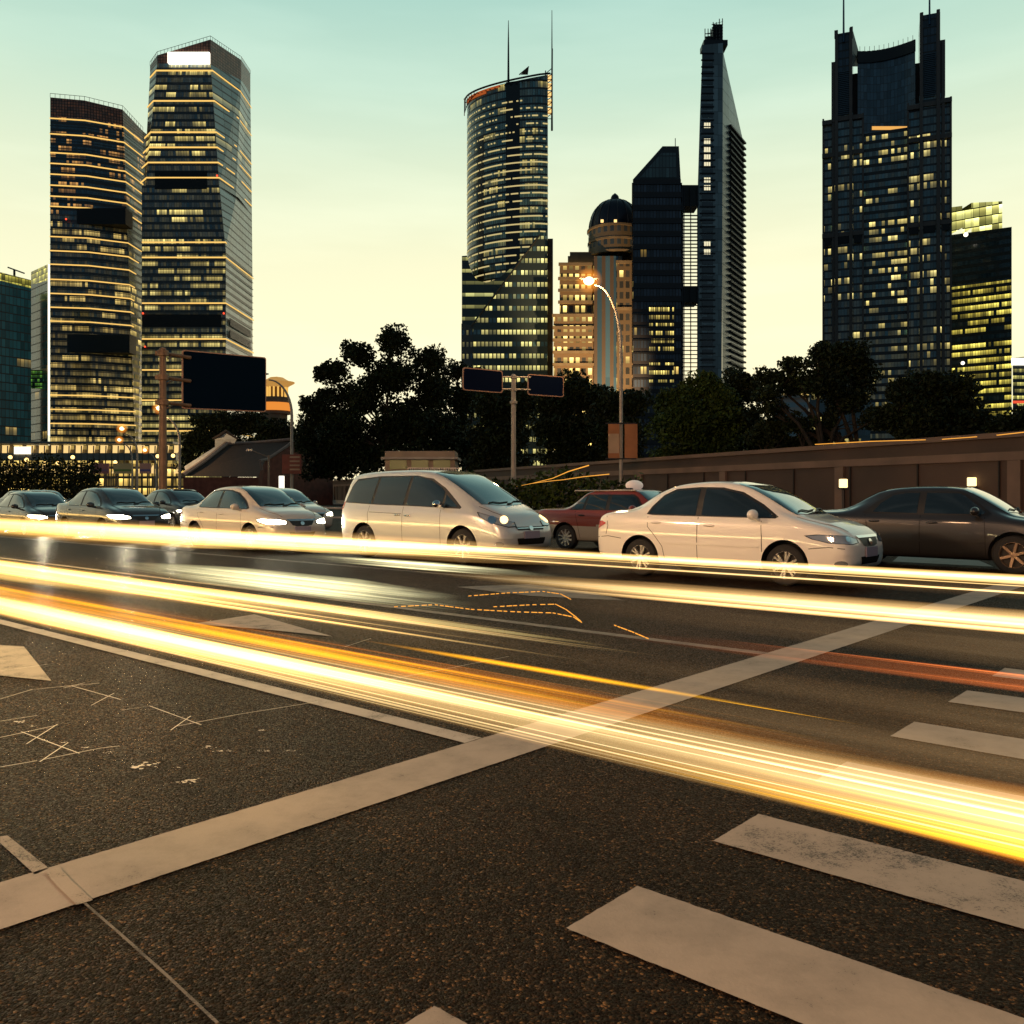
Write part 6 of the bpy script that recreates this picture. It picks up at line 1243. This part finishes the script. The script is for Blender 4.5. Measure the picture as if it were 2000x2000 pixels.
c7 = copy_tree(c2); c7.name = 'dark_car'; c7['label'] = 'distant dark car facing us with bright headlights near the far left'; place(c7, -57, 19.2, 1.74)
c8 = copy_tree(c3); c8.name = 'black_car'; c8['label'] = 'farthest dark car in the outer lane with headlights on'; place(c8, -46, 16.0, 1.69)

# ------------------------------------------------------------------ light trails of passing headlights, real glowing strands hanging at headlight height
def trail_mat(name, core, edge, s_core, s_streak, sc=22.0, p=1.5):
    """a glowing veil: adds light, lets what is behind show through; denser in the middle, streaked along the lane"""
    m = bpy.data.materials.new(name); m.use_nodes = True; t = m.node_tree; t.nodes.clear()
    tcn = N(t, 'ShaderNodeTexCoord'); mp = N(t, 'ShaderNodeMapping'); mp.inputs['Scale'].default_value = (.02, sc, sc); L(t, tcn.outputs['Object'], mp.inputs[0])
    n = N(t, 'ShaderNodeTexNoise'); n.inputs['Scale'].default_value = 1.0; n.inputs['Detail'].default_value = 5; n.inputs['Roughness'].default_value = .6; L(t, mp.outputs[0], n.inputs[0])
    st = N(t, 'ShaderNodeMapRange'); st.inputs[1].default_value = .35; st.inputs[2].default_value = .68; st.inputs[3].default_value = 1 - s_streak; st.inputs[4].default_value = 1 + s_streak; L(t, n.outputs[0], st.inputs[0])
    lw = N(t, 'ShaderNodeLayerWeight'); lw.inputs[0].default_value = .5; fac = Mth(t, 'POWER', Mth(t, 'SUBTRACT', 1, lw.outputs['Facing'], True), p)
    at = N(t, 'ShaderNodeAttribute', attribute_name='fade')
    k = Mth(t, 'MULTIPLY', Mth(t, 'MULTIPLY', fac, st.outputs[0]), Mth(t, 'MULTIPLY', at.outputs['Fac'], s_core))
    cm_ = N(t, 'ShaderNodeMix', data_type='RGBA'); L(t, Mth(t, 'MULTIPLY', fac, st.outputs[0], True), cm_.inputs[0]); cm_.inputs[6].default_value = (*edge, 1); cm_.inputs[7].default_value = (*core, 1)
    e = N(t, 'ShaderNodeEmission'); L(t, cm_.outputs[2], e.inputs[0]); L(t, k, e.inputs[1]); tr = N(t, 'ShaderNodeBsdfTransparent'); ad = N(t, 'ShaderNodeAddShader'); L(t, e.outputs[0], ad.inputs[0]); L(t, tr.outputs[0], ad.inputs[1])
    o = N(t, 'ShaderNodeOutputMaterial'); L(t, ad.outputs[0], o.inputs[0]); m.cycles.emission_sampling = 'AUTO'; return m
T_white = trail_mat('glow_white', (1, .76, .36), (1, .50, .08), 1.05, .45); T_soft = trail_mat('glow_soft', (1, .70, .30), (1, .48, .12), .34, .5); T_pale = trail_mat('glow_pale', (.90, .88, .50), (.75, .7, .32), .34, .5); T_dim = trail_mat('glow_dim', (.62, .36, .15), (.5, .24, .08), .075, .7, sc=14)
T_hot = trail_mat('glow_hot', (1, .80, .34), (1, .58, .12), 1.8, .5, sc=30, p=1.3); T_pale = trail_mat('glow_pale_hot', (.92, .86, .50), (.8, .70, .34), .72, .75, sc=34, p=1.2); T_yell = trail_mat('glow_yellow', (1, .60, .015), (1, .42, .0), 1.1, .7, p=1.2)
T_strand = trail_mat('glow_strand', (1, .82, .48), (1, .6, .15), .55, .3); T_gold = trail_mat('glow_gold_trail', (1, .52, .012), (1, .32, .0), .66, .7); T_orange = trail_mat('glow_orange_trail', (1, .34, .02), (.9, .2, .01), .24, .5); T_red = trail_mat('glow_red', (1, .24, .05), (.8, .13, .03), .20, .5)
HZT = .66
def strand(g, s0, s1, px0, px1, z=HZT, taper0=1.2, taper1=1.2, n=16, flat_=1.0):
    """one strand between image slopes s0..s1; s = (eye height - z) / distance across the road"""
    sm = (s0 + s1) / 2; b = (CH - z) / sm; r = b * abs(s1 - s0) / 2
    a0 = -120 if px0 is None else a_at(px0, b); a1 = 26 if px1 is None else a_at(px1, b)
    taper0 = min(taper0 * 1.6, .42 * (a1 - a0)); taper1 = min(taper1 * 1.6, .42 * (a1 - a0))
    As = [a0, a0 + taper0 * .4, a0 + taper0] + [a0 + taper0 + (a1 - taper1 - a0 - taper0) * k / 6 for k in range(1, 6)] + [a1 - taper1, a1 - taper1 * .4, a1]
    Rs = [.12, .6, 1] + [1] * 5 + [1, .6, .12]
    base = len(g.v); m_ = len(As)
    for a, q in zip(As, Rs):
        for k in range(n):
            t = 2 * math.pi * k / n; g.v.append((a, b + r * q * math.cos(t) * flat_, z + r * q * math.sin(t)))
    for i in range(m_ - 1):
        for k in range(n): j = (k + 1) % n; g.f.append((base + i * n + k, base + (i + 1) * n + k, base + (i + 1) * n + j, base + i * n + j)); g.uv += [(0, 0)] * 4; g.mi.append(g.cm)
    g.fade = getattr(g, 'fade', []) + [f_ for f_ in ([0, .22, 1] if px0 is not None else [1, 1, 1]) + [1] * 5 + ([1, .22, 0] if px1 is not None else [1, 1, 1]) for _ in range(n)]
def trail(label, parts):
    """parts: (material, [strands])"""
    root = empty('light_trail', AB(-3, 0), math.atan2(U.y, U.x), label, 'light trail', 'light trails of passing cars'); root.location = (0, 0, 0)
    for nm, m, strands in parts:
        g = MB(); g.fade = []
        for st in strands: strand(g, *st[:4], **(st[4] if len(st) > 4 else {}))
        o = g.build(nm, m, root, smooth=False); o.data.polygons.foreach_set('use_smooth', [True] * len(o.data.polygons))
        at = o.data.attributes.new('fade', 'FLOAT', 'POINT'); at.data.foreach_set('value', g.fade)
    return root
rnd = random.Random(11)
def many(s0, s1, n, px0=None, px1=None, w0=.0010, w1=.0035, jit=0, dz=.04):
    out = []
    for _ in range(n):
        s_ = rnd.uniform(s0, s1); w_ = rnd.uniform(w0, w1); p0 = None if px0 is None else px0 + rnd.uniform(-jit, jit); p1 = None if px1 is None else px1 + rnd.uniform(-jit, jit)
        out.append((s_, s_ + w_, p0, p1, dict(z=HZT + rnd.uniform(-dz, dz), n=8)))
    return out
trail('broad cream and gold light trail sweeping nearest the crosswalk from left to lower right', [
    ('hot_core', T_hot, [(.302, .360, None, 560, dict(taper1=1.5)), (.306, .352, None, 1000, dict(taper1=1.5)), (.309, .334, None, 1350, dict(taper1=1.2)), (.268, .305, None, 120, dict(taper1=1.2))]),
    ('yellow_core', T_yell, [(.283, .298, 120, 1280, dict(taper0=1, taper1=1.4)), (.274, .286, None, 560, dict(taper1=1.2)), (.3545, .3610, 1150, None, dict(taper0=1))]),
    ('glow_veil', T_white, [(.296, .364, None, 820, dict(taper1=1.6)), (.312, .356, None, 1350, dict(taper1=1.4)), (.314, .330, None, 1600, dict(taper1=1.0))]), ('soft_veil', T_soft, [(.290, .362, None, None, dict(z=.62)), (.300, .345, 900, None, dict(z=.64))]),
    ('gold_veil', T_gold, [(.284, .304, None, 1250, dict(taper1=2.4)), (.268, .300, None, 900, dict(taper1=2.5)), (.335, .364, 1050, None, dict(taper0=.8)), (.346, .366, 1250, None, dict(taper0=.8))]), ('orange_veil', T_orange, [(.258, .300, None, 1350, dict(taper1=2.2)), (.270, .305, 500, 1850, dict(taper0=1, taper1=.8)), (.285, .37, 1100, None, dict(taper0=.8))]),
    ('bright_strand', T_strand, many(.306, .352, 14, px1=1450, jit=420, w1=.005) + many(.308, .350, 6, w1=.003) + [(.3165, .3205, None, None), (.3045, .3065, None, None), (.3575, .3595, 330, 1900)]), ('gold_strand', T_gold, many(.272, .304, 10, px1=1500, jit=250) + many(.330, .366, 12, px0=1200, jit=300, w1=.004)), ('orange_strand', T_orange, many(.266, .30, 10, px0=None, px1=1900, jit=150))])
trail('thin amber light trail running just above the broad cream and gold one', [('amber_strand', T_gold, [(.250, .2585, 688, 1590, dict(taper0=.5, taper1=1.4)), (.252, .2565, 700, 1540, dict(n=10))]), ('amber_line', T_gold, [(.2585, .2610, None, 185, dict(n=8)), (.2545, .2555, 1300, 1720, dict(n=6))])])
trail('long cream light trail from the left edge fading out past centre', [
    ('hot_core', T_hot, [(.195, .254, None, 380, dict(taper1=1.8)), (.195, .238, None, 640, dict(taper1=1.6)), (.199, .213, None, 1200, dict(taper1=1.6))]),
    ('glow_veil', T_white, [(.192, .262, None, 560, dict(taper1=3)), (.196, .236, None, 760, dict(taper1=3)), (.203, .222, None, 1180, dict(taper1=2.5))]), ('soft_veil', T_soft, [(.192, .248, None, 1050, dict(taper1=3)), (.198, .244, None, 1000, dict(taper1=3, z=.63))]), ('dim_veil', T_dim, [(.200, .262, None, 1700, dict(taper1=2)), (.235, .30, 500, None, dict(taper0=2)), (.205, .245, 900, None, dict(taper0=1.5)), (.13, .175, 900, None, dict(taper0=2))]),
    ('bright_strand', T_white, many(.198, .236, 16, px1=950, jit=300, w1=.005) + [(.2085, .2115, None, 1330)]), ('gold_line', T_gold, [(.1985, .2025, 60, 425, dict(n=8)), (.189, .1905, None, 620, dict(n=8))])])
trail('greenish white light trail ending in a blunt streak left of the photo centre', [('pale_veil', T_pale, [(.150, .190, 190, 935, dict(taper0=3.5, taper1=1.6)), (.148, .176, 260, 915, dict(taper0=1.6, taper1=.7))]), ('bright_strand', T_pale, many(.152, .186, 12, px0=330, px1=900, jit=90, w1=.006))])
trail('cream light trail starting below the silver van and running to the right edge', [('glow_veil', T_soft, [(.114, .139, 795, None, dict(taper0=1.6)), (.117, .136, 830, None, dict(taper0=1.8)), (.121, .133, 900, None)]), ('core_veil', T_soft, [(.1225, .1335, 850, None, dict(taper0=3)), (.126, .131, 1000, None, dict(taper0=3))]), ('bright_strand', T_soft, many(.117, .137, 10, px0=950, jit=80, w1=.004))])
trail('short pale green light trail just under the silver van', [('pale_veil', T_pale, [(.109, .124, 590, 1100, dict(taper0=2, taper1=3))]), ('bright_strand', T_pale, many(.110, .122, 5, px0=640, px1=1050, jit=60))])
trail('farthest white light trail crossing below the queueing cars from edge to edge', [
    ('hot_core', T_hot, [(.070, .118, None, 700, dict(taper1=2.5)), (.074, .108, None, 1080, dict(taper1=2.5)), (.079, .091, None, 1500, dict(taper1=3))]),
    ('glow_veil', T_white, [(.064, .124, None, 430, dict(taper1=3)), (.070, .114, None, 700, dict(taper1=3)), (.074, .106, None, 1000, dict(taper1=3)), (.0795, .090, None, None), (.082, .0865, None, None)]), ('soft_veil', T_soft, [(.060, .130, None, 600, dict(taper1=3)), (.066, .104, None, 1250, dict(taper1=3)), (.070, .108, 450, 1400, dict(taper0=3, taper1=3))]), ('bright_strand', T_white, [(.0965, .0990, None, None), (.0905, .0918, 600, None)] + many(.074, .096, 6, px1=1000, jit=200, w1=.002)), ('dim_veil', T_dim, [(.088, .104, 900, None)])])
trail('faint orange-red light trail across the empty lanes on the right', [('red_veil', T_red, [(.174, .198, 1100, None, dict(taper0=2)), (.188, .197, 1100, None, dict(taper0=1.5)), (.178, .183, 1300, None)]), ('pink_strand', T_red, many(.176, .197, 6, px0=1300, jit=150, w1=.003))])
# dotted wandering trails
def squiggle(label, pix, z=.5, r=.0035, n=1):
    root = empty('light_trail', (0, 0, 0), 0, label, 'light trail', 'wandering dotted light trails'); T = bpy.data.materials.get('dotted_amber') or emis('dotted_amber', (1, .42, .06), 1.2); g = MB()
    P_ = [G(x, y, z) for x, y in pix]
    for p, q in zip(P_, P_[1:]):
        L_ = (q - p).length; m_ = max(1, int(L_ / .05))
        for k in range(m_): g.tube([p.lerp(q, k / m_), p.lerp(q, (k + .5 + .4 * ((k * 7) % 5) / 5) / m_)], r, 5)
    g.build('dotted_strand', T, root)
squiggle('dotted amber light squiggle bending back above the stop line', [(770, 1185), (850, 1181), (920, 1190), (1010, 1195), (1080, 1197), (1120, 1205), (1137, 1216)])
squiggle('dotted amber light squiggle with sharp tip right of photo centre', [(964, 1185), (1040, 1181), (1085, 1180), (1105, 1190), (1125, 1205), (1135, 1214)])
squiggle('short slanting dotted amber light line above the stop line', [(1200, 1221), (1235, 1234), (1268, 1248)])
squiggle('thin dotted amber arc just under the cream trail beside photo centre', [(915, 1164), (990, 1158), (1060, 1155), (1095, 1160), (1116, 1171)])
squiggle('curling dotted amber light line right of the silver van roof', [(1000, 952), (1040, 944), (1080, 934), (1110, 921), (1150, 909)], 1.7, .008)
squiggle('flat dotted amber light line between the van and the taxi', [(1040, 944), (1070, 940), (1100, 937), (1140, 931), (1190, 926)], 1.7, .008)

for k, (lab, pix) in enumerate((('long thin amber streak in front of the brown wall, right half', [(1592, 868), (1700, 862), (1808, 859)]), ('thin amber streak high on the brown wall at the right edge', [(1840, 858), (1908, 853)]), ('thin amber streak climbing to the right photo edge', [(1947, 850), (2010, 843)]))):
    root = empty('light_trail', (0, 0, 0), 0, lab, 'light trail', 'amber streaks before the wall'); g = MB(); g.tube([G(x, y, 2.9) for x, y in pix], .012, 6); g.build('amber_strand', bpy.data.materials['dotted_amber'], root)
